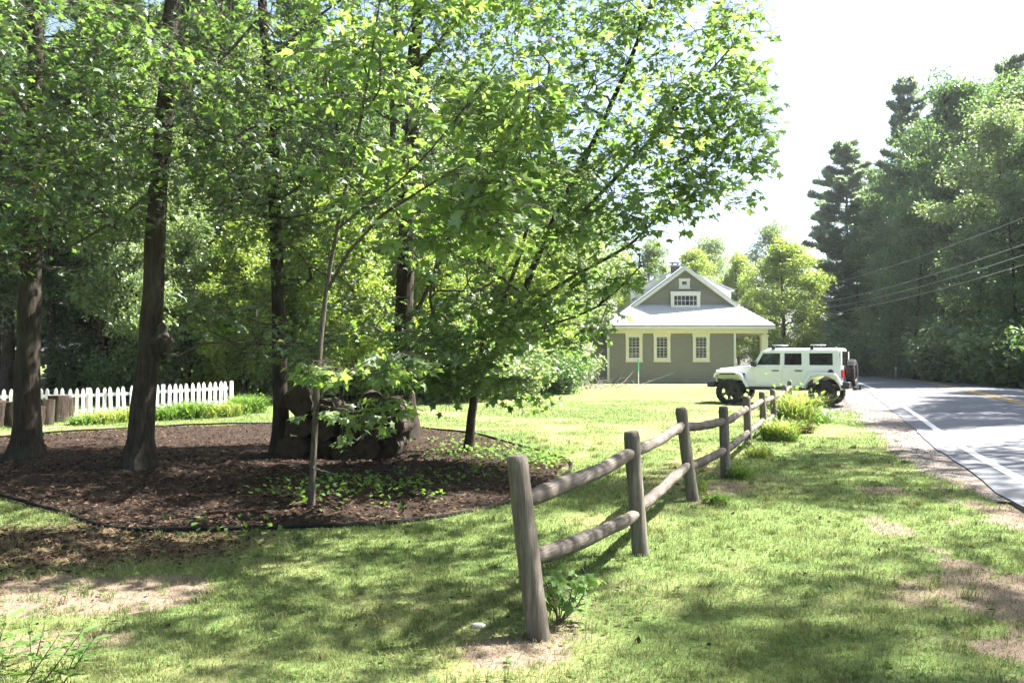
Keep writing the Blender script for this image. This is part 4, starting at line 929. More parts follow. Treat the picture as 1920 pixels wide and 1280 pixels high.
for k, x, y, H, w, lb in [('shrub1', -6.6, 27.0, 2.6, 1.1, 'pale leafy bush behind the right end of the picket fence'), ('shrub2', -4.6, 28.5, 3.4, 1.0, 'bright bush left of the thick straight trunk'), ('shrub1', -2.4, 29.5, 3.0, 1.2, 'pale bush behind the thick straight trunk'), ('shrub1', -0.4, 32.0, 2.6, 1.2, 'pale bush right of the thick straight trunk'), ('shrub0', 1.6, 35.5, 2.4, 1.2, 'green bush beside the pile of dead branches'), ('shrub1', 2.9, 46.0, 3.0, 1.0, 'pale bush left of the house corner'), ('shrub0', -9.5, 31, 3.2, 1.3, 'dark bush behind the right half of the picket fence'), ('shrub0', -15.5, 31, 2.6, 1.3, 'dark low bush behind the left half of the picket fence'), ('shrub2', -0.2, 39.5, 3.4, 1.3, 'bright bush beyond the pale bushes, above the brush pile'), ('shrub1', -5.6, 33, 3.8, 1.2, 'tall pale bush behind the slim trunk'), ('shrub2', -9.0, 27.5, 2.4, 1.0, 'bright low bush behind the middle of the picket fence'), ('shrub0', -12.2, 27, 2.2, 1.1, 'dark bush in the shade behind the picket fence')]:
    plant(k, 'shrub', lb, x, y, H, 'bushes at the edge of the lawn', 'shrub', w)

# ------------------------------------------------------------------ house
def siding_mat():
    m, t, out = nt('olive_siding'); v = coords(t, 'Object', (0.6, 0.6, 6)); n = noise(t, 3, 5, 0.6, v)
    c = ramp(t, n, [(0.3, (0.215, 0.202, 0.160)), (0.7, (0.265, 0.249, 0.20))]); pbsdf(t, out, c, 0.7, bump(t, n, 0.15, 0.004), 0.3); return m
M['siding'] = siding_mat()
M['trim'] = plain('cream_trim', (0.74, 0.68, 0.52), 0.55, 0.35, var=0.05, vscale=4)
M['trim_pale'] = plain('pale_trim', (0.70, 0.68, 0.60), 0.55, 0.35, var=0.05, vscale=4)
def roof_mat():
    m, t, out = nt('grey_shingle'); tc = coords(t, 'Object')
    b = t.nodes.new('ShaderNodeTexNoise'); b.inputs['Scale'].default_value = 9; b.inputs['Detail'].default_value = 5; t.links.new(tc, b.inputs['Vector'])
    c = ramp(t, b.outputs['Fac'], [(0.3, (0.35, 0.37, 0.41)), (0.7, (0.47, 0.49, 0.53))]); pbsdf(t, out, c, 0.9, bump(t, b.outputs['Fac'], 0.4, 0.02), 0.2); return m
M['roof'] = roof_mat()
def glass_mat(name, tint, alpha, rough=0.02):
    m, t, out = nt(name)
    g = N_(t, 'ShaderNodeBsdfGlossy', Roughness=rough); g.inputs['Color'].default_value = (0.9, 0.95, 1, 1)
    d = t.nodes.new('ShaderNodeBsdfDiffuse'); d.inputs['Color'].default_value = (*tint, 1)
    tr = t.nodes.new('ShaderNodeBsdfTransparent'); tr.inputs['Color'].default_value = (0.55, 0.62, 0.58, 1)
    m1 = N_(t, 'ShaderNodeMixShader'); m1.inputs[0].default_value = alpha; t.links.new(tr.outputs[0], m1.inputs[1]); t.links.new(d.outputs[0], m1.inputs[2])
    fr = N_(t, 'ShaderNodeFresnel', IOR=1.5); m2 = N_(t, 'ShaderNodeMixShader'); t.links.new(fr.outputs[0], m2.inputs[0]); t.links.new(m1.outputs[0], m2.inputs[1]); t.links.new(g.outputs[0], m2.inputs[2])
    t.links.new(m2.outputs[0], out.inputs['Surface']); return m
M['pane'] = glass_mat('window_pane', (0.02, 0.022, 0.024), 0.75); M['clear'] = glass_mat('clear_glass', (0.01, 0.012, 0.012), 0.12); M['tint'] = glass_mat('tinted_glass', (0.012, 0.011, 0.011), 0.88)
M['brick'] = plain('chimney_stone', (0.16, 0.14, 0.12), 0.9, 0.2, var=0.35, vscale=14, bmp=0.4)
M['concrete'] = plain('concrete', (0.35, 0.34, 0.32), 0.9, 0.2, var=0.15)
M['metal_grey'] = plain('grey_metal', (0.45, 0.45, 0.45), 0.4, 0.5, 0.8)
M['curtain'] = plain('curtain', (0.22, 0.20, 0.18), 0.9, 0.1, var=0.3, vscale=5)
HX, HY = 5.65, 48.6                      # left front wall corner
house = thing('clapboard_house', 'olive clapboard house with grey dutch-gable roof and cream-framed windows', 'house', (HX, HY, 0))
WW, DP, WH = 7.45, 8.6, 3.12             # enclosed width, depth, wall height
PX = 2.0                                 # porch width on the right
def clap(mb, x0, x1, y, z0, z1, step=0.17, dirn=-1, clip=None):
    """lapped boards on a wall facing -Y: every board is a wedge proud at its foot"""
    z = z0
    while z < z1 - 0.02:
        zt = min(z + step, z1); a0, a1 = x0, x1
        if clip: a0, a1 = clip(z); b0, b1 = clip(zt)
        else: b0, b1 = a0, a1
        mb.hexa([(a0, y - 0.05, z), (a1, y - 0.05, z), (a1, y + 0.05, z), (a0, y + 0.05, z), (b0, y - 0.008, zt), (b1, y - 0.008, zt), (b1, y + 0.05, zt), (b0, y + 0.05, zt)])
        z = zt
mb = MB(); mb.box(0.02, WW - 0.02, 0.05, DP, 0.05, WH); clap(mb, 0.0, WW, 0.0, 0.03, WH); mb.build('wall', M['siding'], house)
MB().box(0.04, WW + PX - 0.02, 0.06, DP + 0.05, -0.25, 0.19).build('foundation', M['concrete'], house)
for x in (-0.06, WW - 0.07): MB().box(x, x + 0.13, -0.065, 0.09, 0.03, WH - 0.02).build('corner_board', M['trim_pale'], house, 0.008)
# porch: knee wall, posts, beam, ceiling, lamp
mb = MB(); clap(mb, WW + 0.08, WW + PX - 0.3, 0.06, 0.2, 1.0); mb.box(WW + 0.08, WW + PX - 0.3, 0.12, 0.2, 0.2, 1.0); mb.build('porch_wall', M['siding'], house)
MB().box(WW + 0.07, WW + PX - 0.3, 0.02, 0.24, 1.0, 1.06).build('porch_rail', M['trim_pale'], house, 0.01)
for yy in (0.0, DP - 0.4):
    MB().box(WW + PX - 0.42, WW + PX - 0.05, yy, yy + 0.37, 0.2, 2.86).box(WW + PX - 0.47, WW + PX, yy - 0.05, yy + 0.42, 0.2, 0.42).box(WW + PX - 0.47, WW + PX, yy - 0.05, yy + 0.42, 2.74, 2.84).build('porch_post', M['trim'], house, 0.012)
MB().box(WW + PX - 0.34, WW + PX - 0.12, -0.02, DP, 2.86, WH).build('porch_beam', M['trim'], house, 0.01)
MB().box(WW + 0.08, WW + PX - 0.35, 0.05, DP, WH - 0.03, WH + 0.01).build('porch_ceiling', M['trim_pale'], house)
MB().cyl((WW + 0.95, 1.2, WH - 0.03), 'z', 0.16, -0.16, 0.0, 14, 0.13).build('porch_lamp', M['metal_grey'], house)
MB().cyl((WW + 0.85, 4.4, WH - 0.03), 'z', 0.16, -0.16, 0.0, 14, 0.13).build('porch_lamp', M['metal_grey'], house)
# eaves
X0, X1, Y0, Y1 = -0.12, WW + PX + 0.22, -0.45, DP + 0.45
MB().box(X0 + 0.28, X1 - 0.28, Y0 + 0.36, Y0 + 0.42, WH - 0.20, WH + 0.04).build('frieze_board', M['trim'], house, 0.006)
mb = MB(); mb.box(X0, X1, Y0, Y0 + 0.35, WH + 0.05, WH + 0.09); mb.box(X0, X0 + 0.3, Y0 + 0.35, Y1, WH + 0.05, WH + 0.09); mb.box(X1 - 0.3, X1, Y0 + 0.35, Y1, WH + 0.05, WH + 0.09); mb.build('soffit', M['trim'], house)
mb = MB(); mb.box(X0 - 0.02, X1 + 0.02, Y0 - 0.03, Y0, WH + 0.04, WH + 0.20); mb.box(X0 - 0.03, X0, Y0, Y1, WH + 0.04, WH + 0.20); mb.box(X1, X1 + 0.03, Y0, Y1, WH + 0.04, WH + 0.20); mb.build('fascia', M['trim_pale'], house)
# roof: main slopes with a hip skirt below the front gable
EZ = WH + 0.21; RX = (X0 + X1) / 2; SL = (6.95 - EZ) / (RX - X0); RZ = 6.95
GZH = EZ + 1.28; GB = (GZH - EZ) / SL     # gable base height and set-back from the eave
th = 0.09
def slab(mb, quad, t=th):
    p = [Vector(q) for q in quad]; n = (p[1] - p[0]).cross(p[2] - p[0]).normalized()
    if n.z < 0: n = -n
    k = len(p); lo = [q - n * 0.0 for q in p]; hi = [q + n * t for q in p]
    mb.add(lo + hi, [tuple(range(k)), tuple(range(2 * k - 1, k - 1, -1))] + [(i, (i + 1) % k, k + (i + 1) % k, k + i) for i in range(k)])
ox = 0.22
mb = MB()
slab(mb, [(X0, Y0, EZ), (X0 + GB, Y0 + GB, GZH), (X0 + GB, Y0 + GB - ox, GZH), (RX, Y0 + GB - ox, RZ), (RX, Y1, RZ), (X0, Y1, EZ)])
slab(mb, [(X1, Y0, EZ), (X1 - GB, Y0 + GB, GZH), (X1 - GB, Y0 + GB - ox, GZH), (RX, Y0 + GB - ox, RZ), (RX, Y1, RZ), (X1, Y1, EZ)])
slab(mb, [(X0, Y0, EZ), (X1, Y0, EZ), (X1 - GB, Y0 + GB, GZH), (X0 + GB, Y0 + GB, GZH)])
roof = mb.build('roof', M['roof'], house)
# shingle courses on the front skirt
for k in range(9):
    t = (k + 0.4) / 9.4; y = Y0 + GB * t; z = EZ + (GZH - EZ) * t
    MB().hexa([(X0 + GB * t + 0.03, y - 0.0, z + th * 1.1), (X1 - GB * t - 0.03, y, z + th * 1.1), (X1 - GB * t - 0.1, y + 0.14, z + 0.105 + th * 1.1), (X0 + GB * t + 0.1, y + 0.14, z + 0.105 + th * 1.1),
               (X0 + GB * t + 0.03, y - 0.004, z + th * 1.1 + 0.022), (X1 - GB * t - 0.03, y - 0.004, z + th * 1.1 + 0.022), (X1 - GB * t - 0.1, y + 0.14, z + 0.11 + th * 1.1), (X0 + GB * t + 0.1, y + 0.14, z + 0.11 + th * 1.1)]).build('shingle_course', M['roof'], roof)
mb = MB(); mb.box(RX - 0.5, RX - 0.02, 2.6, 3.1, RZ - 0.6, RZ + 0.2); mb.build('chimney', M['brick'], roof); MB().box(RX - 0.58, RX + 0.06, 2.52, 3.18, RZ + 0.2, RZ + 0.28).box(RX - 0.45, RX - 0.4, 2.7, 2.75, RZ + 0.28, RZ + 0.42).box(RX - 0.12, RX - 0.07, 2.7, 2.75, RZ + 0.28, RZ + 0.42).box(RX - 0.45, RX - 0.4, 2.98, 3.03, RZ + 0.28, RZ + 0.42).box(RX - 0.12, RX - 0.07, 2.98, 3.03, RZ + 0.28, RZ + 0.42).box(RX - 0.6, RX + 0.08, 2.5, 3.2, RZ + 0.42, RZ + 0.47).build('chimney_cap', M['metal_grey'], roof)
# gable wall
YG = Y0 + GB
mb = MB(); hw = RX - X0 - GB - 0.1
mb.prism([(RX - hw, GZH - 0.1), (RX + hw, GZH - 0.1), (RX, RZ - 0.02)], YG + 0.05, YG + 0.12)
clap(mb, 0, 0, YG, GZH - 0.05, RZ - 0.10, clip=lambda z: (RX - (RZ - z) / SL + 0.06, RX + (RZ - z) / SL - 0.06)); mb.build('gable_wall', M['siding'], house)
for s in (-1, 1):
    n = 0.13
    mb = MB(); a = (RX, RZ + 0.02); b = (RX + s * (RX - X0 - GB + 0.12), GZH - 0.09)
    mb.prism([(a[0], a[1]), (b[0], b[1]), (b[0], b[1] - 0.2), (a[0], a[1] - 0.22)], YG - ox - 0.035, YG - ox - 0.005); mb.build('rake_board', M['trim_pale'], house)
# shed dormers on both side slopes
for s in (-1, 1):
    def dx(d): return RX + s * d
    mb = MB(); d0, d1 = 1.1, 3.1; z1 = RZ - d1 * SL
    mb.prism([(dx(0.9), RZ - 0.9 * SL + 0.05), (dx(d1), z1), (dx(d1), z1 + 0.95), (dx(0.9), RZ - 0.9 * SL + 0.34)], YG + 1.1, YG + 4.3); mb.build('dormer', M['trim_pale'], roof)
    mb = MB(); mb.prism([(dx(0.6), RZ - 0.6 * SL + 0.2), (dx(d1 + 0.2), z1 + 0.94), (dx(d1 + 0.2), z1 + 1.02), (dx(0.6), RZ - 0.6 * SL + 0.3)], YG + 1.0, YG + 4.4); mb.build('dormer_roof', M['roof'], roof)
def window(x, z0, w, h, y, cols, rows, sash=True, trim=0.15, mat='trim', name='window', head=0.18):
    """double-hung window, x = left of glass opening"""
    f = MB(); yo = y - 0.075
    f.box(x - trim, x, yo, y + 0.03, z0 - trim, z0 + h); f.box(x + w, x + w + trim, yo, y + 0.03, z0 - trim, z0 + h)
    f.box(x - trim - 0.02, x + w + trim + 0.02, yo - 0.01, y + 0.03, z0 + h, z0 + h + head); f.box(x, x + w, yo, y + 0.03, z0 - trim, z0)
    fo = f.build(name, M[mat], house, 0.006)
    s = MB(); s.box(x - trim - 0.03, x + w + trim + 0.03, yo - 0.05, y - 0.03, z0 - trim - 0.06, z0 - trim + 0.0); s.build('sill', M[mat], fo, 0.005)
    mu = MB(); mw = 0.022
    for k in range(1, cols): xx = x + w * k / cols; mu.box(xx - mw / 2, xx + mw / 2, y - 0.035, y - 0.012, z0, z0 + h)
    for k in range(1, rows): zz = z0 + h * k / rows; mu.box(x, x + w, y - 0.036, y - 0.013, zz - mw / 2, zz + mw / 2)
    if sash: mu.box(x, x + w, y - 0.042, y - 0.008, z0 + h / 2 - 0.03, z0 + h / 2 + 0.03)
    for a, b, c, d in ((x, x + 0.04, z0, z0 + h), (x + w - 0.04, x + w, z0, z0 + h), (x + 0.04, x + w - 0.04, z0, z0 + 0.05), (x + 0.04, x + w - 0.04, z0 + h - 0.04, z0 + h)): mu.box(a, b, y - 0.04, y - 0.01, c, d)
    mu.build('muntin', M['white_paint'], fo)
    for k, (a, b) in enumerate(((z0, z0 + h / 2), (z0 + h / 2, z0 + h))):
        MB().box(x + 0.01, x + w - 0.01, y - 0.031 , y - 0.027, a, b).build('pane', M['pane'], fo)
    return fo
for wx in (1.18, 2.82, 5.12):
    window(wx, 1.44, 0.68, 1.30, 0.0, 3, 4)
gw = window(RX - 0.72, GZH - 0.02, 1.44, 0.66, YG - 0.22, 6, 2, False, 0.16, 'trim_pale', 'gable_window', 0.22)
MB().box(RX - 0.86, RX + 0.86, YG - 0.20, YG + 0.0, GZH - 0.26, GZH + 0.84).build('window_box', M['trim_pale'], gw)
window(RX - 0.20, GZH + 1.22, 0.36, 0.30, YG - 0.01, 1, 1, False, 0.14, 'trim_pale', 'vent_window', 0.14)
# curtains inside the lower windows
for wx in (1.18, 2.82, 5.12): MB().box(wx + 0.02, wx + 0.66, 0.0 - 0.022, 0.0 - 0.018, 1.46, 2.72).build('curtain', M['curtain'], house)

# green and white marker stake in front of the house
st = thing('marker_stake', 'thin stake with a green top in the lawn before the house wall', 'stake', G(1197, 721))
M['green_paint'] = plain('green_paint', (0.05, 0.42, 0.22), 0.5, 0.4)
MB().cyl((0, 0, 0), 'z', 0.028, -0.1, 0.72, 8).build('lower_shaft', M['trim_pale'], st); MB().cyl((0, 0, 0), 'z', 0.04, 0.72, 1.42, 8).build('green_sleeve', M['green_paint'], st)
# reflective road marker
rm = thing('road_marker', 'thin white reflector post at the far road edge', 'marker post', (at_px(1679, 53.5), 53.5, float(gz(np.array([at_px(1679, 53.5)]), np.array([53.5]))[0])))
MB().box(-0.06, 0.06, -0.015, 0.015, -0.1, 0.95).build('post', M['metal_grey'], rm); MB().box(-0.055, 0.055, -0.022, -0.016, 0.76, 0.92).build('reflector', M['white_paint'], rm)

# ------------------------------------------------------------------ parked off-road car
def car_paint():
    m, t, out = nt('white_car_paint'); n = noise(t, 2, 3, 0.5, coords(t)); c = ramp(t, n, [(0.3, (0.76, 0.77, 0.77)), (0.7, (0.80, 0.81, 0.81))])
    p = pbsdf(t, out, c, 0.3, None, 0.5); p.inputs['Coat Weight'].default_value = 0.9; p.inputs['Coat Roughness'].default_value = 0.03; return m
M['car_white'] = car_paint()
M['car_black'] = plain('black_trim', (0.022, 0.022, 0.024), 0.55, 0.4, var=0.15); M['tyre'] = plain('tyre_rubber', (0.020, 0.019, 0.019), 0.85, 0.25, var=0.2, vscale=20, bmp=0.2)
M['rim'] = plain('dark_rim', (0.03, 0.03, 0.032), 0.35, 0.5, 0.6); M['chrome'] = plain('bright_metal', (0.6, 0.6, 0.62), 0.25, 0.5, 0.9, var=0.05)
M['red_lamp'] = plain('red_lamp', (0.42, 0.03, 0.025), 0.25, 0.5, var=0.1); M['lamp_glass'] = plain('lamp_glass', (0.55, 0.57, 0.58), 0.15, 0.6, var=0.1); M['seat'] = plain('seat_cloth', (0.05, 0.05, 0.052), 0.9, 0.1)
fw, rw = Vector((7.22, 27.45, 0)), Vector((9.72, 25.95, 0)); mid = (fw + rw) / 2; hd = (fw - rw).normalized()
# fw, rw are the near-side wheels: shift the centre to the far side
side = Vector((hd.y, -hd.x, 0)); side = side if side.y > 0 else -side
cc = mid + side * 0.80; cc.z = float(gz(np.array([cc.x]), np.array([cc.y]))[0])
car = thing('off_road_car', 'white four-door off-road car with black wheels parked beside the rail fence', 'car', cc, math.atan2(hd.y, hd.x))
LV = 1 if (Vector((-hd.y, hd.x, 0)).dot(side) < 0) else -1      # local +Y is the near side when 1
AX, WR, BW = 1.475, 0.43, 0.77
def arch(cx, r, z0, n=9, a0=170, a1=10): return [(cx + r * math.cos(R(a0 + (a1 - a0) * k / (n - 1))), WR + 0.02 + r * 0.98 * math.sin(R(a0 + (a1 - a0) * k / (n - 1)))) for k in range(n)]
# tub with open wheel arches
prof = [(-2.02, 0.66)] + [(-AX - 0.56, 0.62)] + arch(-AX, 0.54, 0) + [(-AX + 0.56, 0.60), (0.80, 0.60)] + [(0.92, 0.60), (0.95, 0.98), (0.78, 1.26), (0.70, 1.28), (-2.02, 1.28)]
mb = MB(); mb.prism(prof, -BW, BW); body = mb.build('body', M['car_white'], car, 0.035, segs=3)
# front clip: engine bay sides, hood, grille
mb = MB(); mb.hexa([(0.80, -0.70, 0.78), (1.93, -0.56, 0.84), (1.93, 0.56, 0.84), (0.80, 0.70, 0.78), (0.80, -0.72, 1.22), (1.93, -0.58, 1.13), (1.93, 0.58, 1.13), (0.80, 0.72, 1.22)]); mb.build('engine_bay', M['car_white'], car, 0.03)
mb = MB(); mb.hexa([(0.78, -0.74, 1.215), (1.90, -0.60, 1.125), (1.90, 0.60, 1.125), (0.78, 0.74, 1.215), (0.78, -0.70, 1.30), (1.86, -0.55, 1.19), (1.86, 0.55, 1.19), (0.78, 0.70, 1.30)]); hood = mb.build('hood', M['car_white'], car, 0.04, segs=3)
MB().box(0.95, 1.02, -0.40, 0.40, 1.285, 1.31).build('cowl_vent', M['car_black'], hood)
for s in (-1, 1): MB().box(1.55, 1.66, s * 0.575 - 0.02, s * 0.575 + 0.02, 1.10, 1.17).build('hood_latch', M['car_black'], hood, 0.006)
mb = MB(); mb.box(1.93, 1.99, -0.60, 0.60, 0.72, 1.14); gr = mb.build('grille', M['car_white'], car, 0.025)
for k in range(7): MB().box(1.985, 1.998, -0.245 + k * 0.07, -0.20 + k * 0.07, 0.80, 1.06).build('slot', M['car_black'], gr)
for s in (-1, 1):
    MB().cyl((0, s * 0.43, 0.96), 'x', 0.105, 1.97, 2.01, 18).build('headlight', M['lamp_glass'], car)
    MB().cyl((0, s * 0.86, 0.98), 'x', 0.04, 1.78, 1.83, 10).build('side_marker', M['lamp_glass'], car)
MB().box(1.96, 2.22, -0.84, 0.84, 0.56, 0.76).build('front_bumper', M['car_black'], car, 0.05, segs=3)
for s in (-1, 1): MB().cyl((0, s * 0.5, 0.68), 'x', 0.06, 2.2, 2.24, 12).build('fog_lamp', M['lamp_glass'], car)
MB().box(-2.26, -2.02, -0.80, 0.80, 0.58, 0.80).build('rear_bumper', M['car_black'], car, 0.04, segs=3)
MB().box(-2.36, -2.24, -0.05, 0.05, 0.52, 0.60).box(-2.50, -2.34, -0.035, 0.035, 0.53, 0.58).cyl((-2.46, 0, 0), 'z', 0.03, 0.58, 0.68, 10).build('tow_hitch', M['car_black'], car)
MB().box(-1.95, 1.9, -0.5, 0.5, 0.50, 0.66).build('chassis', M['car_black'], car, 0.02)
for ax in (AX, -AX): MB().cyl((ax, 0, WR), 'y', 0.07, -0.7, 0.7, 10).cyl((ax, 0.1, WR), 'y', 0.15, -0.12, 0.12, 12).build('axle', M['car_black'], car)
# fenders
for s in (-1, 1):
    for ax, f in ((AX, 1), (-AX, 0)):
        def ring(r, z): return None
        if f: outer = [(ax + 0.50, 0.90), (ax + 0.48, 1.02), (ax + 0.36, 1.11), (ax - 0.20, 1.115), (ax - 0.42, 1.04), (ax - 0.60, 0.74), (ax - 0.66, 0.60)]; inner = [(ax + 0.44, 0.90), (ax + 0.42, 0.98), (ax + 0.32, 1.045), (ax - 0.18, 1.05), (ax - 0.35, 0.98), (ax - 0.53, 0.70), (ax - 0.58, 0.60)]
        else: outer = [(ax + 0.62, 0.60), (ax + 0.58, 0.72), (ax + 0.40, 1.03), (ax + 0.22, 1.10), (ax - 0.34, 1.10), (ax - 0.46, 1.02), (ax - 0.60, 0.72)]; inner = [(ax + 0.55, 0.60), (ax + 0.51, 0.70), (ax + 0.34, 0.98), (ax + 0.18, 1.035), (ax - 0.30, 1.035), (ax - 0.40, 0.97), (ax - 0.52, 0.70)]
        mb = MB(); n = len(outer); y0, y1 = s * 0.60, s * 0.93
        vs = [(a, y0, b) for a, b in outer] + [(a, y1, b - 0.015) for a, b in outer] + [(a, y0, b) for a, b in inner] + [(a, y1, b - 0.015) for a, b in inner]
        fs = [(i, i + 1, n + i + 1, n + i) for i in range(n - 1)] + [(2 * n + i, 3 * n + i, 3 * n + i + 1, 2 * n + i + 1) for i in range(n - 1)] + [(n + i, n + i + 1, 3 * n + i + 1, 3 * n + i) for i in range(n - 1)] + [(i, 2 * n + i, 2 * n + i + 1, i + 1) for i in range(n - 1)] + [(0, n, 3 * n, 2 * n), (n - 1, 3 * n - 1, 4 * n - 1, 2 * n - 1)]
        mb.add(vs, fs); mb.build('fender', M['car_white'], car, 0.02)
        mb = MB(); mb.box(ax - 0.5, ax + 0.46, min(s * 0.45, s * 0.74), max(s * 0.45, s * 0.74), 0.985, 1.03); mb.build('wheel_liner', M['car_black'], car)
    MB().box(-0.86, 0.80, min(s * 0.70, s * 0.84), max(s * 0.70, s * 0.84), 0.50, 0.61).build('side_step', M['car_black'], car, 0.02)
# doors
def skew(p): return p
for s in (-1, 1):
    for nm, pr in (('front_door', [(-0.22, 0.66), (0.56, 0.66), (0.66, 0.80), (0.66, 1.25), (-0.22, 1.25)]), ('rear_door', [(-0.90, 1.02), (-0.78, 0.80), (-0.66, 0.66), (-0.26, 0.66), (-0.26, 1.25), (-0.98, 1.25), (-0.98, 1.10)])):
        mb = MB(); mb.prism(pr, s * (BW - 0.01), s * (BW + 0.022)); d = mb.build('door', M['car_white'], car, 0.012)
        hx = -0.12 if nm == 'front_door' else -0.84
        MB().box(hx - 0.02, hx + 0.20, min(s * (BW + 0.022), s * (BW + 0.055)), max(s * (BW + 0.022), s * (BW + 0.055)), 1.115, 1.15).build('handle', M['car_black'], d, 0.006)
        for hz in (0.78, 1.12): MB().box((0.64 if nm == 'front_door' else -0.28), (0.72 if nm == 'front_door' else -0.22), min(s * (BW + 0.02), s * (BW + 0.04)), max(s * (BW + 0.02), s * (BW + 0.04)), hz, hz + 0.04).build('hinge', M['car_white'], d)
# cab: pillars, roof, glass
TW = 0.70; ZB, ZT = 1.27, 1.76
def yb(z, s): return s * (BW - 0.01 - (z - ZB) / (ZT - ZB) * (BW - 0.01 - TW))
def pillar(name, x0b, x1b, x0t, x1t, s, th=0.06, mat='car_white'):
    mb = MB(); y0, y1 = yb(ZB, s), yb(ZT, s)
    mb.hexa([(x0b, y0 - s * th, ZB), (x1b, y0 - s * th, ZB), (x1b, y0, ZB), (x0b, y0, ZB), (x0t, y1 - s * th, ZT), (x1t, y1 - s * th, ZT), (x1t, y1, ZT), (x0t, y1, ZT)]); return mb.build(name, M[mat], car, 0.012)
def glass(name, x0b, x1b, x0t, x1t, s, mat):
    mb = MB(); y0, y1 = yb(ZB, s) - s * 0.018, yb(ZT, s) - s * 0.018
    mb.hexa([(x0b, y0 - s * 0.006, ZB), (x1b, y0 - s * 0.006, ZB), (x1b, y0, ZB), (x0b, y0, ZB), (x0t, y1 - s * 0.006, ZT), (x1t, y1 - s * 0.006, ZT), (x1t, y1, ZT), (x0t, y1, ZT)]); return mb.build(name, M[mat], car)
for s in (-1, 1):
    pillar('front_pillar', 0.60, 0.72, 0.34, 0.44, s); pillar('door_pillar', -0.30, -0.16, -0.30, -0.16, s); pillar('rear_door_pillar', -1.08, -0.84, -1.06, -0.82, s); pillar('rear_pillar', -2.0, -1.78, -1.93, -1.76, s)
    glass('side_window', -0.16, 0.60, -0.16, 0.34, s, 'clear'); glass('side_window', -0.84, -0.30, -0.82, -0.30, s, 'tint'); glass('rear_side_window', -1.78, -1.08, -1.76, -1.06, s, 'tint')
    for z0, z1, xs in ((ZB - 0.01, ZB + 0.045, (-1.95, 0.60)), (ZT - 0.07, ZT + 0.01, (-1.90, 0.42))):
        y0 = yb(z0, s); mb = MB(); mb.box(xs[0], xs[1], min(y0 - s * 0.05, y0 + s * 0.004), max(y0 - s * 0.05, y0 + s * 0.004), z0, z1); mb.build('window_rail', M['car_white'], car, 0.008)
mb = MB(); mb.hexa([(-1.98, -0.745, ZT - 0.02), (0.40, -0.735, ZT - 0.02), (0.40, 0.735, ZT - 0.02), (-1.98, 0.745, ZT - 0.02), (-1.93, -0.66, ZT + 0.10), (0.24, -0.64, ZT + 0.09), (0.24, 0.64, ZT + 0.09), (-1.93, 0.66, ZT + 0.10)]); mb.build('roof', M['car_white'], car, 0.05, segs=3)
mb = MB(); mb.hexa([(0.66, -0.70, 1.28), (0.69, -0.70, 1.28), (0.69, 0.70, 1.28), (0.66, 0.70, 1.28), (0.38, -0.66, 1.75), (0.41, -0.66, 1.75), (0.41, 0.66, 1.75), (0.38, 0.66, 1.75)]); mb.build('windshield', M['clear'], car)
mb = MB(); mb.box(-2.03, -1.99, -0.72, 0.72, 0.70, 1.30); mb.box(-2.03, -1.97, -0.74, -0.60, 1.30, 1.74); mb.box(-2.03, -1.97, 0.60, 0.74, 1.30, 1.74); mb.build('tailgate', M['car_white'], car, 0.01)
MB().box(-2.02, -2.0, -0.60, 0.60, 1.30, 1.74).build('rear_window', M['tint'], car)
for s in (-1, 1):
    MB().box(-2.09, -2.02, min(s * 0.58, s * 0.76), max(s * 0.58, s * 0.76), 0.92, 1.18).build('tail_light', M['red_lamp'], car, 0.01)
    mb = MB(); mb.box(0.56, 0.72, min(s * 0.80, s * 1.02), max(s * 0.80, s * 1.02), 1.27, 1.43); mb.box(0.62, 0.66, min(s * 0.74, s * 0.84), max(s * 0.74, s * 0.84), 1.24, 1.30); mb.build('side_mirror', M['car_black'], car, 0.02)
    MB().cyl((-1.72, 0, 1.10), 'y', 0.085, s * (BW - 0.01), s * (BW + 0.012), 18).build('fuel_cap', M['car_black'], car)
for xx in (0.05, -1.15):
    mb = MB(); mb.box(xx - 0.03, xx + 0.03, -0.72, 0.72, ZT + 0.155, ZT + 0.185)
    for s in (-1, 1): mb.box(xx - 0.045, xx + 0.045, s * 0.66 - 0.04, s * 0.66 + 0.04, ZT + 0.05, ZT + 0.16)
    mb.build('roof_bar', M['car_black'], car, 0.01)
    MB().box(xx - 0.22, xx + 0.10, -0.45, 0.45, ZT + 0.187, ZT + 0.21).build('roof_pad', M['lamp_glass'], car, 0.01)
MB().box(-1.2, -0.9, -0.02, 0.02, 1.3, 1.72).build('roll_bar', M['car_black'], car)
for yy in (-0.36, 0.36):
    MB().box(-0.32, 0.20, yy - 0.25, yy + 0.25, 0.9, 1.05).hexa([(-0.42, yy - 0.24, 1.0), (-0.26, yy - 0.24, 1.0), (-0.26, yy + 0.24, 1.0), (-0.42, yy + 0.24, 1.0), (-0.50, yy - 0.2, 1.52), (-0.40, yy - 0.2, 1.52), (-0.40, yy + 0.2, 1.52), (-0.50, yy + 0.2, 1.52)]).box(-0.51, -0.41, yy - 0.12, yy + 0.12, 1.55, 1.68).build('seat', M['seat'], car, 0.03)
MB().box(0.45, 0.72, -0.68, 0.68, 1.0, 1.31).build('dashboard', M['car_black'], car, 0.03)
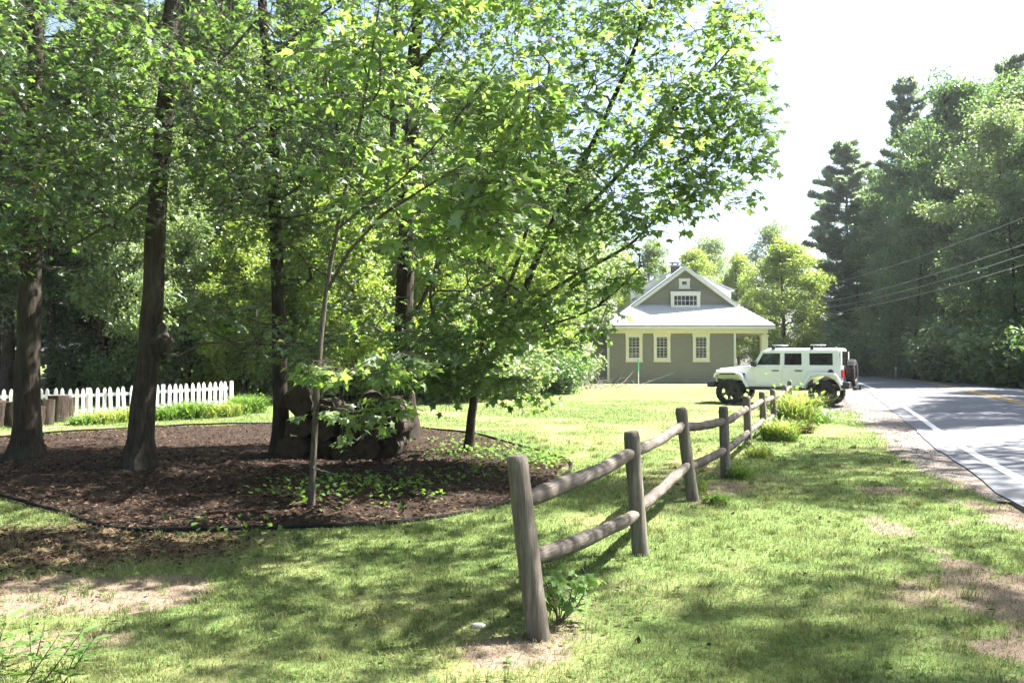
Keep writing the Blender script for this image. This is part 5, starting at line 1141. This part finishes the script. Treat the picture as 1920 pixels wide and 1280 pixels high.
def wheel(loc, axis_rot, name='wheel'):
    w = thing(name, None, None, loc); w.parent = car; w.rotation_euler = axis_rot
    ts = [(-0.125, 0.27), (-0.13, 0.36), (-0.125, 0.40), (-0.10, WR - 0.004), (-0.04, WR), (0.04, WR), (0.10, WR - 0.004), (0.125, 0.40), (0.13, 0.36), (0.125, 0.27)]
    n = 40; V = []; F = []
    for k in range(n):
        a = 2 * math.pi * k / n
        for j, (yy, rr) in enumerate(ts):
            q = rr - (0.014 if (k % 2 and 2 <= j <= 7) else 0); V.append((q * math.cos(a), yy, q * math.sin(a)))
    m = len(ts)
    for k in range(n):
        for j in range(m - 1): F.append((k * m + j, ((k + 1) % n) * m + j, ((k + 1) % n) * m + j + 1, k * m + j + 1))
    link('tyre', MB().add(V, F).mesh('tyre', M['tyre']), w)
    mb = MB(); mb.cyl((0, 0, 0), 'y', 0.15, -0.06, -0.03, 20); mb.cyl((0, 0, 0), 'y', 0.07, -0.05, 0.10, 14)
    for k in range(5):
        a = 2 * math.pi * k / 5
        for da in (-0.14, 0.14):
            c0, s0 = math.cos(a + da * 0.4), math.sin(a + da * 0.4); c1, s1 = math.cos(a + da), math.sin(a + da); t = 0.022
            p0 = (0.05 * c0, 0.05 * s0); p1 = (0.27 * c1, 0.27 * s1); nx_, nz_ = -s1 * t, c1 * t
            mb.hexa([(p0[0] - nx_, 0.03, p0[1] - nz_), (p1[0] - nx_, 0.05, p1[1] - nz_), (p1[0] + nx_, 0.05, p1[1] + nz_), (p0[0] + nx_, 0.03, p0[1] + nz_), (p0[0] - nx_, 0.09, p0[1] - nz_), (p1[0] - nx_, 0.09, p1[1] - nz_), (p1[0] + nx_, 0.09, p1[1] + nz_), (p0[0] + nx_, 0.09, p0[1] + nz_)])
    n = 28; V = []; F = []
    for k in range(n):
        a = 2 * math.pi * k / n
        for yy, rr in ((-0.06, 0.275), (0.10, 0.283), (0.115, 0.275), (0.10, 0.262), (0.02, 0.25)): V.append((rr * math.cos(a), yy, rr * math.sin(a)))
    for k in range(n):
        for j in range(4): F.append((k * 5 + j, ((k + 1) % n) * 5 + j, ((k + 1) % n) * 5 + j + 1, k * 5 + j + 1))
    mb.add(V, F); mb.build('rim', M['rim'], w)
    return w
for ax in (AX, -AX):
    for s in (-1, 1): wheel((ax, s * 0.80, WR - 0.012), (0, R(17 * ax), 0 if s > 0 else math.pi))
sp = wheel((-2.22, 0.0, 1.07), (0, 0, R(90)), 'spare_wheel'); MB().box(-2.12, -2.02, -0.1, 0.1, 0.98, 1.16).build('spare_carrier', M['car_black'], car)
MB().box(-2.05, -2.03, 0.42, 0.70, 0.80, 0.93).build('licence_plate', M['white_paint'], car)

# ------------------------------------------------------------------ post and rail fence
fence = thing('rail_fence', 'weathered grey wooden post and rail fence running along the verge', 'fence', (POSTS[0][0], POSTS[0][1], 0))
fo = np.array([POSTS[0][0], POSTS[0][1], 0.0])
def post_mesh(h, lx, ly, rad, seed):
    r = rng(seed); n = 14; zs = np.array([-0.12, 0.0, h * 0.25, h * 0.5, h * 0.75, h - 0.045, h - 0.008, h, h]); rr = np.array([rad * 1.05, rad * 1.04, rad, rad, rad * 0.98, rad * 0.97, rad * 0.86, rad * 0.70, 0.002])
    P = np.stack([lx * zs / h, ly * zs / h, zs], 1); rj = rr[:, None] * (1 + 0.035 * r.normal(size=(len(zs), n)))
    V, F = tube_arrays([(P, rj)], [n]); return mesh_np('post', V, [F], None, True, [M['post']])
tops = []
for k, (x, y, h, lx, ly) in enumerate(POSTS):
    z = float(gz(np.array([x]), np.array([y]))[0]); rad = 0.064 if k == 0 else 0.066
    o = link('post', post_mesh(h, lx, ly, rad, 300 + k), fence, Vector((x, y, z)) - Vector(fo)); tops.append((x, y, z, h, lx, ly))
def rail_obj(a, b, rad, seed):
    a = Vector(a); b = Vector(b); L = (b - a).length; r = rng(seed); n = 16; t = np.linspace(0, 1, n)
    rr = rad * (0.62 + 0.38 * np.clip(np.minimum(t, 1 - t) * 9, 0, 1)) * (1 + 0.05 * r.normal(size=n))
    bow = np.cumsum(r.normal(size=n) * 0.004); bow -= bow[0] + (bow[-1] - bow[0]) * t
    P = np.stack([t * L, bow, -0.02 * np.sin(math.pi * t) + bow * 0.5], 1); rj = rr[:, None] * (1 + 0.05 * r.normal(size=(n, 10))); rj[0] *= 0.75; rj[-1] *= 0.75
    Pc = np.concatenate([P[:1] - [[0.001, 0, 0]], P, P[-1:] + [[0.001, 0, 0]]]); rc = np.concatenate([np.full((1, 10), 0.002), rj, np.full((1, 10), 0.002)])
    V, F = tube_arrays([(Pc, rc)], [10])
    o = link('rail', mesh_np('rail', V, [F], None, True, [M['rail']]), fence, a - Vector(fo)); o.rotation_mode = 'QUATERNION'; o.rotation_quaternion = (b - a).to_track_quat('X', 'Z')
TOPZ = [0.72, 0.80, 0.80, 0.72, 0.76, 0.72, 0.68, 0.70, 0.74]; LOWZ = [0.44, 0.36, 0.36, 0.34, 0.36, 0.36, 0.34, 0.33, 0.34]
def onpost(k, z):
    x, y, z0, h, lx, ly = tops[k]; return Vector((x + lx * z / h, y + ly * z / h, z0 + z))
TL = [(0.80, 0.86), (0.87, 0.86), (0.84, 0.78), (0.76, 0.80), (0.78, 0.76), (0.74, 0.72), (0.71, 0.74), (0.73, 0.78)]
LLs = [(0.44, 0.33), (0.37, 0.40), (0.37, 0.37), (0.36, 0.38), (0.37, 0.36), (0.34, 0.28), (0.25, 0.12), None]
for k in range(8):
    a, b = TL[k]; pa, pb = onpost(k, a - 0.03), onpost(k + 1, b - 0.03); d = (pb - pa).normalized(); rail_obj(pa - d * 0.02, pb + d * 0.03, 0.051, 330 + k)
    if LLs[k]:
        a, b = LLs[k]; pa, pb = onpost(k, a), onpost(k + 1, b); rail_obj(pa - d * 0.02, pb + d * 0.03, 0.051, 350 + k)

# ------------------------------------------------------------------ white picket fence
pf0 = [(-13.9, 19.0, 0.0), (-11.9, 20.0, 0.0), (-10.55, 20.6, 0.0), (-9.1, 21.6, 0.05), (-7.75, 22.9, 0.10)]
picket_fence = thing('picket_fence', 'white wooden picket fence in front of the dark woods', 'fence', pf0[0])
pts = catmull(pf0, 0.02); seg = np.concatenate([[0], np.cumsum(np.linalg.norm(np.diff(pts, axis=0), axis=1))]); LEN = seg[-1]
r = rng(401); pw = 0.042
pm = MB(); pm.prism([(-pw, -0.0), (pw, 0.0), (pw, 0.66), (pw * 0.86, 0.71), (pw * 0.5, 0.75), (0, 0.77), (-pw * 0.5, 0.75), (-pw * 0.86, 0.71), (-pw, 0.66)], -0.011, 0.011)
pmesh = pm.mesh('picket', M['white_paint'])
for k, s in enumerate(np.arange(0.05, LEN, 0.155)):
    p = np.array([np.interp(s, seg, pts[:, c]) for c in range(3)]); q = np.array([np.interp(min(s + 0.1, LEN), seg, pts[:, c]) for c in range(3)]); t = q - p
    o = link('picket', pmesh, picket_fence, Vector(p) - Vector(pf0[0]) + Vector((0, 0, 0.04 + r.normal() * 0.006))); o.rotation_euler = (r.normal() * 0.015, r.normal() * 0.022, math.atan2(t[1], t[0]))
for z0 in (0.22, 0.58):
    a = pts[::10].copy(); n = len(a); tg = np.gradient(a, axis=0); nn = np.stack([-tg[:, 1], tg[:, 0], 0 * tg[:, 0]], 1); nn /= np.linalg.norm(nn, axis=1, keepdims=True)
    Vv = []
    for (oy, oz) in ((0.013, z0), (0.045, z0), (0.045, z0 + 0.075), (0.013, z0 + 0.075)): Vv.append(a + nn * oy + np.array([0, 0, oz]) - np.array(pf0[0]))
    Vv = np.concatenate(Vv); i = np.arange(n - 1); Fv = np.concatenate([np.stack([j * n + i, j * n + i + 1, ((j + 1) % 4) * n + i + 1, ((j + 1) % 4) * n + i], 1) for j in range(4)])
    link('rail', mesh_np('rail', Vv, [Fv], None, False, [M['white_paint']]), picket_fence)
for k in range(len(pf0)):
    p = Vector(pf0[k]) - Vector(pf0[0]); o = MB().box(-0.045, 0.045, 0.048, 0.138, -0.1, 0.80).build('post', M['white_paint'], picket_fence, 0.008); o.location = p; o.rotation_euler = (0, 0, R(28))

# ------------------------------------------------------------------ logs
def log_mesh(rad, L, seed, barkm='bark_log'):
    r = rng(seed); n = 22; a = np.linspace(0, 2 * np.pi, n, endpoint=False); out = 1 + 0.07 * np.sin(a * 2 + r.random() * 6) + 0.05 * np.sin(a * 3 + r.random() * 6) + 0.03 * r.normal(size=n)
    t = np.linspace(-L / 2, L / 2, 5); P = np.stack([np.zeros(5), t, np.zeros(5)], 1); rj = rad * out[None] * (1 + 0.035 * r.normal(size=(5, n)))
    V, F = tube_arrays([(P, rj)], [n]); side_m = mesh_np('bark', V, [F], None, True, [M[barkm]])
    e = []
    for ring, y in ((V[:n], -1), (V[-n:], 1)):
        c = ring.mean(0); ring2 = c + (ring - c) * 0.95 + np.array([0, -y * 0.004 * 0, 0]); V2 = np.concatenate([[c + [0, -0.0, 0]], ring2]); F2 = np.array([(0, 1 + i, 1 + (i + 1) % n) for i in range(n)]); V3 = np.concatenate([[c], ring]); e.append((V3, F2))
    return side_m, mesh_np('cut_face', e[0][0], [e[0][1]], None, False, [M['cut']]), mesh_np('cut_face', e[1][0], [e[1][1]], None, False, [M['cut']])
LM = [log_mesh(0.2, 0.55, 410 + k) for k in range(5)]
def log(name, label, loc, scale, rot, group, k):
    o = thing(name, label, 'log', loc, 0, group); o.rotation_euler = rot; o.scale = (scale, 1.0, scale)
    link('bark', LM[k % 5][0], o); link('cut_face', LM[k % 5][1], o); link('cut_face', LM[k % 5][2], o); return o
r = random.Random(9)
pile = [  # px, py of the log end centre, radius px
    (562, 838, 25, 'bottom row, nearest the slim trunk'), (606, 840, 22, 'bottom row, second from the slim trunk'), (648, 842, 21, 'bottom row, third from the slim trunk'), (690, 840, 22, 'bottom row, fourth from the slim trunk'), (732, 838, 22, 'bottom row, nearest the thick trunk'),
    (572, 797, 21, 'second row, nearest the slim trunk'), (615, 800, 22, 'second row, second from the slim trunk'), (660, 803, 21, 'second row, third from the slim trunk'), (704, 799, 23, 'second row, fourth from the slim trunk'), (746, 800, 20, 'second row, nearest the thick trunk'),
    (568, 752, 26, 'large round, highest at the left of the pile'), (618, 764, 20, 'third row, right of the largest round'), (662, 770, 14, 'thin log in the dip of the pile'), (700, 757, 24, 'large round, highest at the right of the pile'), (741, 763, 19, 'third row, nearest the thick trunk')]
for k, (px, py, rp, lb) in enumerate(pile):
    Yd = 12.75 + r.uniform(-0.08, 0.08); p = A(px, py, Yd) + Vector((0, r.uniform(-0.12, 0.12), 0)); s = rp / FPX * Yd / 0.2
    log('log', 'dark log in the pile, ' + lb, p, s, (r.uniform(-0.05, 0.05), r.uniform(0, 6.28), r.uniform(-0.16, 0.16)), 'logs in the pile', k)
for k, (px, py, w, h, lb) in enumerate([(-14, 800, 44, 50, 'grey upright log round cut off by the left picture edge'), (20, 798, 40, 46, 'grey upright log round left of the leftmost trunk'), (82, 797, 34, 50, 'brown upright log round right of the leftmost trunk'), (108, 792, 32, 52, 'tall brown log round nearest the picket fence end'), (124, 789, 26, 44, 'smaller brown log round at the right of the row'), (60, 800, 40, 40, 'log round half hidden behind the leftmost trunk')]):
    g = G(px, py); sc = g.y / FPX; o = log('log_round', lb, (g.x, g.y, 0.26 * (h * sc / 0.55)), w * sc / 0.4, (R(90) + r.uniform(-0.08, 0.08), r.uniform(-0.08, 0.08), r.uniform(0, 6)), 'log rounds by the picket fence', k + 2); o.scale = (w * sc / 0.4, h * sc / 0.55, w * sc / 0.4)

# ------------------------------------------------------------------ overhead wires
M['wire'] = plain('wire', (0.30, 0.31, 0.31), 0.5, 0.4, 0.0)
WIRES = [((1545, 535), (1920, 408), 'uppermost overhead wire'), ((1548, 566), (1920, 458), 'second overhead wire from the top'), ((1550, 577), (1920, 478), 'third overhead wire from the top'), ((1550, 588), (1920, 496), 'lowest overhead wire')]
for k, (a, b, lb) in enumerate(WIRES):
    pa, pb = A(a[0], a[1], 62.0), A(b[0], b[1], 36.0); d = pb - pa; q = []
    for t in np.linspace(-0.5, 1.7, 40): p = pa + d * float(t); p.z += -1.1 * (t + 0.5) * (1.7 - t) / 1.21 + 0.83; q.append(p)
    # keep the sag but pass through both sighted points
    q0 = -1.1 * 0.5 * 1.7 / 1.21 + 0.83; q1 = -1.1 * 1.5 * 0.7 / 1.21 + 0.83
    for j, t in enumerate(np.linspace(-0.5, 1.7, 40)): q[j].z -= q0 + (q1 - q0) * float(t)
    V, F = tube_arrays([(np.array(q), np.full(40, 0.016 if k else 0.012))], [6])
    tag(link('overhead_wire', mesh_np('overhead_wire', V, [F], None, True, [M['wire']])), lb + ' crossing the trees at right', 'wire', 'overhead wires')

# ------------------------------------------------------------------ plants along the rail fence
def tuft(name, label, x, y, n, L, spread, wid, seed, mat='tallgrass', lean=0.9, group='plants along the rail fence', flowers=0):
    r = rng(seed); z = float(gz(np.array([x]), np.array([y]))[0]); o = thing(name, label, 'plant', (x, y, z), 0, group)
    a = r.random(n) * 6.283; rr = spread * np.sqrt(r.random(n)) * 0.5; px, py = np.cos(a) * rr, np.sin(a) * rr
    V, F4, F3, vv = blades(px, py, np.zeros(n) - 0.01, r, L * (0.5 + 0.6 * r.random(n)), wid * (0.7 + 0.6 * r.random(n)), np.full(n, lean), r.random(n))
    tag(link('blades', mesh_np('blades', V, [F4, F3], {'v': vv}, False, [M[mat]]), o), kind='stuff')
    # broader leaves near the foot
    m = n // 2; p = np.stack([r.normal(size=m) * spread * 0.35, r.normal(size=m) * spread * 0.35, np.abs(r.normal(size=m)) * L * 0.35 + 0.02], 1); Yd = r.normal(size=(m, 3)); Yd[:, 2] = np.abs(Yd[:, 2]); Nd = r.normal(size=(m, 3)) * 0.6 + [[0, 0, 1]]
    X, Y, Z = frames(Yd, Nd); V, F = scatter(LEAF_V, LEAF_F, p, X, Y, Z, L * 0.10 * (0.6 + 0.7 * r.random(m)) + 0.02)
    tag(link('leaves', mesh_np('leaves', V, [F], {'v': np.repeat(r.random(m), 4)}, False, [M['weed']]), o), kind='stuff')
    if flowers:
        m = flowers; p = np.stack([r.normal(size=m) * spread * 0.4, r.normal(size=m) * spread * 0.3, L * (0.25 + 0.5 * r.random(m))], 1); X, Y, Z = frames(r.normal(size=(m, 3)), r.normal(size=(m, 3)) + [[0, 0, 1.5]])
        V, F = scatter(LEAF_V, LEAF_F, p, X, Y, Z, 0.035 + 0.03 * r.random(m)); tag(link('flowers', mesh_np('flowers', V, [F], {'v': np.repeat(r.random(m), 4)}, False, [M['flower_white']]), o), kind='stuff')
    return o
g = G(1490, 800); tuft('tall_grass_clump', 'tallest yellow-green grass clump at the far end of the rail fence', g.x, g.y, 900, 0.95, 0.75, 0.016, 501)
g = G(1532, 792); tuft('flowering_plant', 'white-flowered clump in front of the car rear wheel', g.x, g.y, 350, 0.45, 0.7, 0.012, 502, 'weed', flowers=380)
g = G(1464, 826); tuft('leafy_clump', 'low bright clump beside the sixth fence post', g.x, g.y, 800, 0.48, 0.55, 0.018, 503)
g = G(1500, 812); tuft('leafy_clump', 'brownish low clump at the foot of the tallest grass', g.x, g.y, 350, 0.30, 0.5, 0.014, 508, 'litter')
g = G(1424, 858); tuft('leafy_clump', 'small pale clump beside the fifth fence post', g.x, g.y, 420, 0.26, 0.34, 0.010, 504)
g = G(1386, 894); tuft('leafy_clump', 'dark green clump at the foot of the fourth fence post', g.x, g.y, 380, 0.22, 0.34, 0.010, 505, 'weed')
g = G(1347, 946); tuft('grass_tuft', 'small bright grass tuft right of the third fence post', g.x, g.y, 240, 0.15, 0.18, 0.008, 506, 'weed')
g = G(1310, 920); tuft('grass_tuft', 'thin dry grass tuft behind the third fence post', g.x, g.y, 160, 0.2, 0.2, 0.006, 507)
# garden plants in front of the picket fence
for k, (px, py, n, L, sp, m, lb) in enumerate([(190, 794, 500, 0.36, 0.8, 'tallgrass', 'bright garden plant left of the burl trunk, before the pickets'), (228, 790, 500, 0.38, 0.8, 'tallgrass', 'bright garden plant touching the burl trunk on its left'), (308, 787, 600, 0.42, 0.8, 'weed', 'leafy garden plant just right of the burl trunk'), (345, 785, 600, 0.50, 0.8, 'weed', 'tall garden plant right of the burl trunk by the pickets'), (385, 783, 500, 0.45, 0.9, 'tallgrass', 'pale garden plant before the right half of the picket fence'), (420, 781, 500, 0.45, 0.9, 'tallgrass', 'pale garden plant at the right end of the picket fence'), (465, 776, 600, 0.6, 0.9, 'weed', 'leafy plant past the right end of the picket fence'), (155, 797, 300, 0.26, 0.5, 'weed', 'low weed at the foot of the nearest pickets'), (268, 788, 400, 0.4, 0.7, 'tallgrass', 'garden plant hidden behind the burl trunk'), (365, 784, 500, 0.55, 0.7, 'weed', 'tallest dark garden plant before the pickets')]):
    g = G(px, py); tuft('garden_plant', lb, g.x, g.y, n, L, sp, 0.028, 520 + k, m, group='garden plants before the picket fence')

# maple seedling at the first post, every leaf its own piece
def seedling(name, label, x, y, stems, seed, H, leaf, nl, group=None, spread=0.16):
    r = rng(seed); z = zat(x, y); o = thing(name, label, 'plant', (x, y, z), 0, group); chs = []; tm = [mesh_np('leaf', MAPLE_V, [MAPLE_F], {'v': np.full(11, q)}, False, [M['weed']]) for q in (0.3, 0.6, 0.9)]
    for s in range(stems):
        top = np.array([r.normal() * spread, r.normal() * spread * 0.7, H * (0.6 + 0.4 * r.random())]); u = np.linspace(0, 1, 6)[:, None]; Q = top * u + np.array([[0.02, 0.01, 0]]) * np.sin(u * 5); chs.append((Q, 0.005 * (1 - 0.6 * u[:, 0])))
        for k in range(nl):
            t = 0.3 + 0.7 * r.random(); b = top * t; a = r.random() * 6.283; d = np.array([math.cos(a), math.sin(a), 0.2 + 0.3 * r.random()]); e = b + d * (0.04 + 0.06 * r.random()); chs.append((np.array([b, (b + e) / 2 + [0, 0, 0.01], e]), [0.0022, 0.002, 0.0016]))
            Yv = Vector((d[0], d[1], -0.3 + 0.3 * r.normal())).normalized(); Nv = Vector((r.normal() * 0.4, r.normal() * 0.4 - 0.35, 1)); Xv = Yv.cross(Nv).normalized(); Zv = Xv.cross(Yv); sz = leaf * (0.6 + 0.6 * r.random())
            lo = link('leaf', tm[k % 3], o); mm = Matrix((Xv * sz, Yv * sz, Zv * sz)).transposed().to_4x4(); mm.translation = Vector(e); lo.matrix_local = mm
    V, F = tube_arrays(chs, [5] * len(chs)); link('stems', mesh_np('stems', V, [F], None, True, [M['bark_thin']]), o); return o
g = G(1046, 1172); seedling('maple_seedling', 'bright maple seedling growing at the foot of the nearest fence post', g.x, g.y, 8, 601, 0.38, 0.08, 8)
g = G(630, 868); seedling('bed_seedling', 'small seedling in the mulch before the log pile', g.x, g.y, 3, 602, 0.35, 0.09, 6)
g = G(800, 945); seedling('bed_seedling', 'small pale seedling at the front of the mulch bed', g.x, g.y, 2, 603, 0.14, 0.06, 4, spread=0.05)
# leafy weeds in the lower left corner
def weed(name, label, x, y, stems, seed, H, leaf):
    r = rng(seed); z = zat(x, y); o = thing(name, label, 'plant', (x, y, z)); chs = []
    lv = np.array([(0, 0, 0), (0.13, 0.3, 0.03), (0.11, 0.65, 0.0), (0, 1.0, -0.12), (-0.11, 0.65, 0.0), (-0.13, 0.3, 0.03), (0, 0.4, -0.01)]); lf = np.array([(6, i, (i + 1) % 6) for i in range(6)])
    tm = [mesh_np('leaf', lv, [lf], {'v': np.full(7, q)}, False, [M['weed']]) for q in (0.2, 0.5, 0.8)]
    for s in range(stems):
        bx_, by_ = r.normal() * 0.16, r.normal() * 0.12; top = np.array([bx_ + r.normal() * 0.10, by_ + r.normal() * 0.08, H * (0.5 + 0.5 * r.random())]); b0 = np.array([bx_, by_, 0.0]); u = np.linspace(0, 1, 6)[:, None]; Q = b0 + (top - b0) * u; chs.append((Q, 0.004 * (1 - 0.6 * u[:, 0])))
        for k in range(9):
            t = 0.15 + 0.85 * (k + r.random()) / 9; b = b0 + (top - b0) * t; a = k * 2.4 + r.random(); d = Vector((math.cos(a), math.sin(a), 0.35 - 0.4 * r.random())).normalized(); Nv = Vector((r.normal() * 0.3, r.normal() * 0.3, 1)); Xv = d.cross(Nv).normalized(); Zv = Xv.cross(d); sz = leaf * (0.6 + 0.6 * r.random())
            lo = link('leaf', tm[k % 3], o); mm = Matrix((Xv * sz, d * sz, Zv * sz)).transposed().to_4x4(); mm.translation = Vector(b); lo.matrix_local = mm
    V, F = tube_arrays(chs, [4] * len(chs)); link('stems', mesh_np('stems', V, [F], None, True, [M['bark_thin']]), o)
g = G(40, 1272); weed('weed_clump', 'leafy weed clump in the lower left corner', g.x, g.y, 10, 611, 0.28, 0.11)
g = G(-30, 1235); weed('weed_clump', 'leafy weed cut off by the left edge near the lower corner', g.x, g.y, 8, 612, 0.30, 0.11)
g = G(85, 1130); weed('weed_sprig', 'lone thin weed standing in the bare sandy patch', g.x, g.y, 1, 613, 0.16, 0.05)

# sticks and stone
def stick(name, label, pts_, r0, seed, mat='deadwood', cat='branch', forks=2):
    r = rng(seed); P = catmull(pts_, 0.05); n = len(P); P = P + np.cumsum(r.normal(size=(n, 3)) * 0.003, 0); chs = [(P, r0 * (1 - 0.75 * np.linspace(0, 1, n)))]
    for k in range(forks):
        j = int(n * (0.4 + 0.4 * r.random())); d = (P[min(j + 3, n - 1)] - P[j]); d = d / (np.linalg.norm(d) + 1e-9) + r.normal(size=3) * 0.5; L = 0.35 * np.linalg.norm(P[-1] - P[0]); chs.append((np.array([P[j], P[j] + d * L * 0.4, P[j] + d * L * 0.8]), [r0 * 0.5, r0 * 0.35, r0 * 0.15]))
    o3 = P[0].copy(); V, F = tube_arrays([(a - o3, b) for a, b in chs], [6] * len(chs)); o = link(name, mesh_np(name, V, [F], None, True, [M[mat]])); o.location = o3; return tag(o, label, cat)
def gp(px, py, dz=0.02): g = G(px, py); g.z = zat(g.x, g.y) + dz; return g
stick('fallen_stick', 'pale fallen stick lying left of the second fence post', [gp(985, 934), gp(1010, 926, 0.03), gp(1030, 920)], 0.009, 701)
stick('dead_branch', 'bare grey branch leaning in front of the log pile', [gp(664, 810 + 55, 0.1), A(700, 795, 12.2), A(740, 778, 12.3), A(775, 772, 12.4)], 0.016, 702)
stick('propped_stick', 'short stick leaning against the foot of the thin sapling', [A(586, 876, 8.45), gp(628, 905, 0.03)], 0.012, 703, forks=0)
stick('ground_branch', 'dead branch lying at the left edge of the bed', [gp(60, 826, 0.05), gp(110, 818, 0.16), gp(150, 812, 0.08)], 0.016, 704)
stick('dry_stalk', 'thin upright dry stalk left of the nearest fence post', [gp(925, 1168, -0.01), gp(925, 1168, 0.05), gp(921, 1168, 0.11)], 0.003, 705, 'litter', 'stalk', 0)
M['stone'] = plain('pale_stone', (0.42, 0.40, 0.36), 0.9, 0.2, var=0.25, vscale=12, bmp=0.4)
import bmesh
def stone(label, px, py, s, seed):
    r = rng(seed); bm = bmesh.new(); bmesh.ops.create_icosphere(bm, subdivisions=2, radius=1.0)
    for v in bm.verts: v.co *= 1 + 0.16 * r.normal() * 0.6
    for v in bm.verts: v.co = Vector((v.co.x * s[0], v.co.y * s[1], v.co.z * s[2]))
    me = bpy.data.meshes.new('stone'); bm.to_mesh(me); bm.free(); me.materials.append(M['stone'])
    for p in me.polygons: p.use_smooth = True
    o = link('stone', me, None, gp(px, py, s[2] * 0.35), r.random() * 6); return tag(o, label, 'stone')
stone('flat pale stone left of the nearest fence post', 900, 1178, (0.06, 0.035, 0.018), 711)
stone('small pale stone at the back of the lawn by the picket plants', 392, 762, (0.12, 0.1, 0.07), 712)
# brush pile of dead grey branches near the house
bp = thing('brush_pile', 'heap of bare grey dead branches at the lawn edge left of the house', 'brush pile', (at_px(1050, 37), 37, 0)); r = rng(720); chs = []
for k in range(120):
    a = r.random() * 6.28; b = np.array([r.normal() * 1.4, r.normal() * 0.6, 0.05 + 0.2 * r.random()]); L = 0.8 + 1.3 * r.random(); d = np.array([math.cos(a), 0.5 * math.sin(a), 0.15 + 0.7 * r.random()]); q = [b, b + d * L * 0.5 + r.normal(size=3) * 0.08, b + d * L + r.normal(size=3) * 0.15]; chs.append((np.array(q), [0.016, 0.011, 0.004]))
    chs.append((np.array([q[1], q[1] + (d + r.normal(size=3) * 0.5) * L * 0.3]), [0.008, 0.003]))
V, F = tube_arrays(chs, [4] * len(chs)); tag(link('branches', mesh_np('branches', V, [F], None, True, [M['deadwood']]), bp), kind='stuff')
# scattered pale leaves and clover on the near grass
x, y, r = fan_points(2600, 3.2, 11, 731, 0.75); mk = masks(x, y); k = (mk['off'] < -0.6) & (mk['mulch'] < 0.2); x, y = x[k], y[k]; n = len(x)
X, Y, Z = frames(np.stack([r.normal(size=n), r.normal(size=n), r.normal(size=n) * 0.2], 1), np.stack([r.normal(size=n) * 0.3, r.normal(size=n) * 0.3, np.ones(n)], 1))
V, F = scatter(LEAF_V, LEAF_F, np.stack([x, y, gz(x, y) + 0.022], 1), X, Y, Z, 0.02 + 0.035 * r.random(n) ** 2)
tag(link('clover_leaves', mesh_np('clover_leaves', V, [F], {'v': np.repeat(r.random(n), 4)}, False, [M['weed']])), 'scattered broad weed and clover leaves in the grass', kind='stuff')
VEIL_DENSITY = 0.0003

# ------------------------------------------------------------------ thin haze added to stand in for lens glare
hm, t, out = nt('glare_veil'); pv = t.nodes.new('ShaderNodeVolumePrincipled'); pv.inputs['Color'].default_value = (0.93, 0.97, 1.0, 1); pv.inputs['Density'].default_value = VEIL_DENSITY; pv.inputs['Anisotropy'].default_value = 0.3
t.links.new(pv.outputs[0], out.inputs['Volume'])
hz = MB().box(-470, 470, -60, 680, -1.5, 34).build('veil', hm); tag(hz, 'thin pale added haze softening the far trees', kind='stuff')
scene.cycles.volume_bounces = 0; scene.cycles.volume_step_rate = 4.0
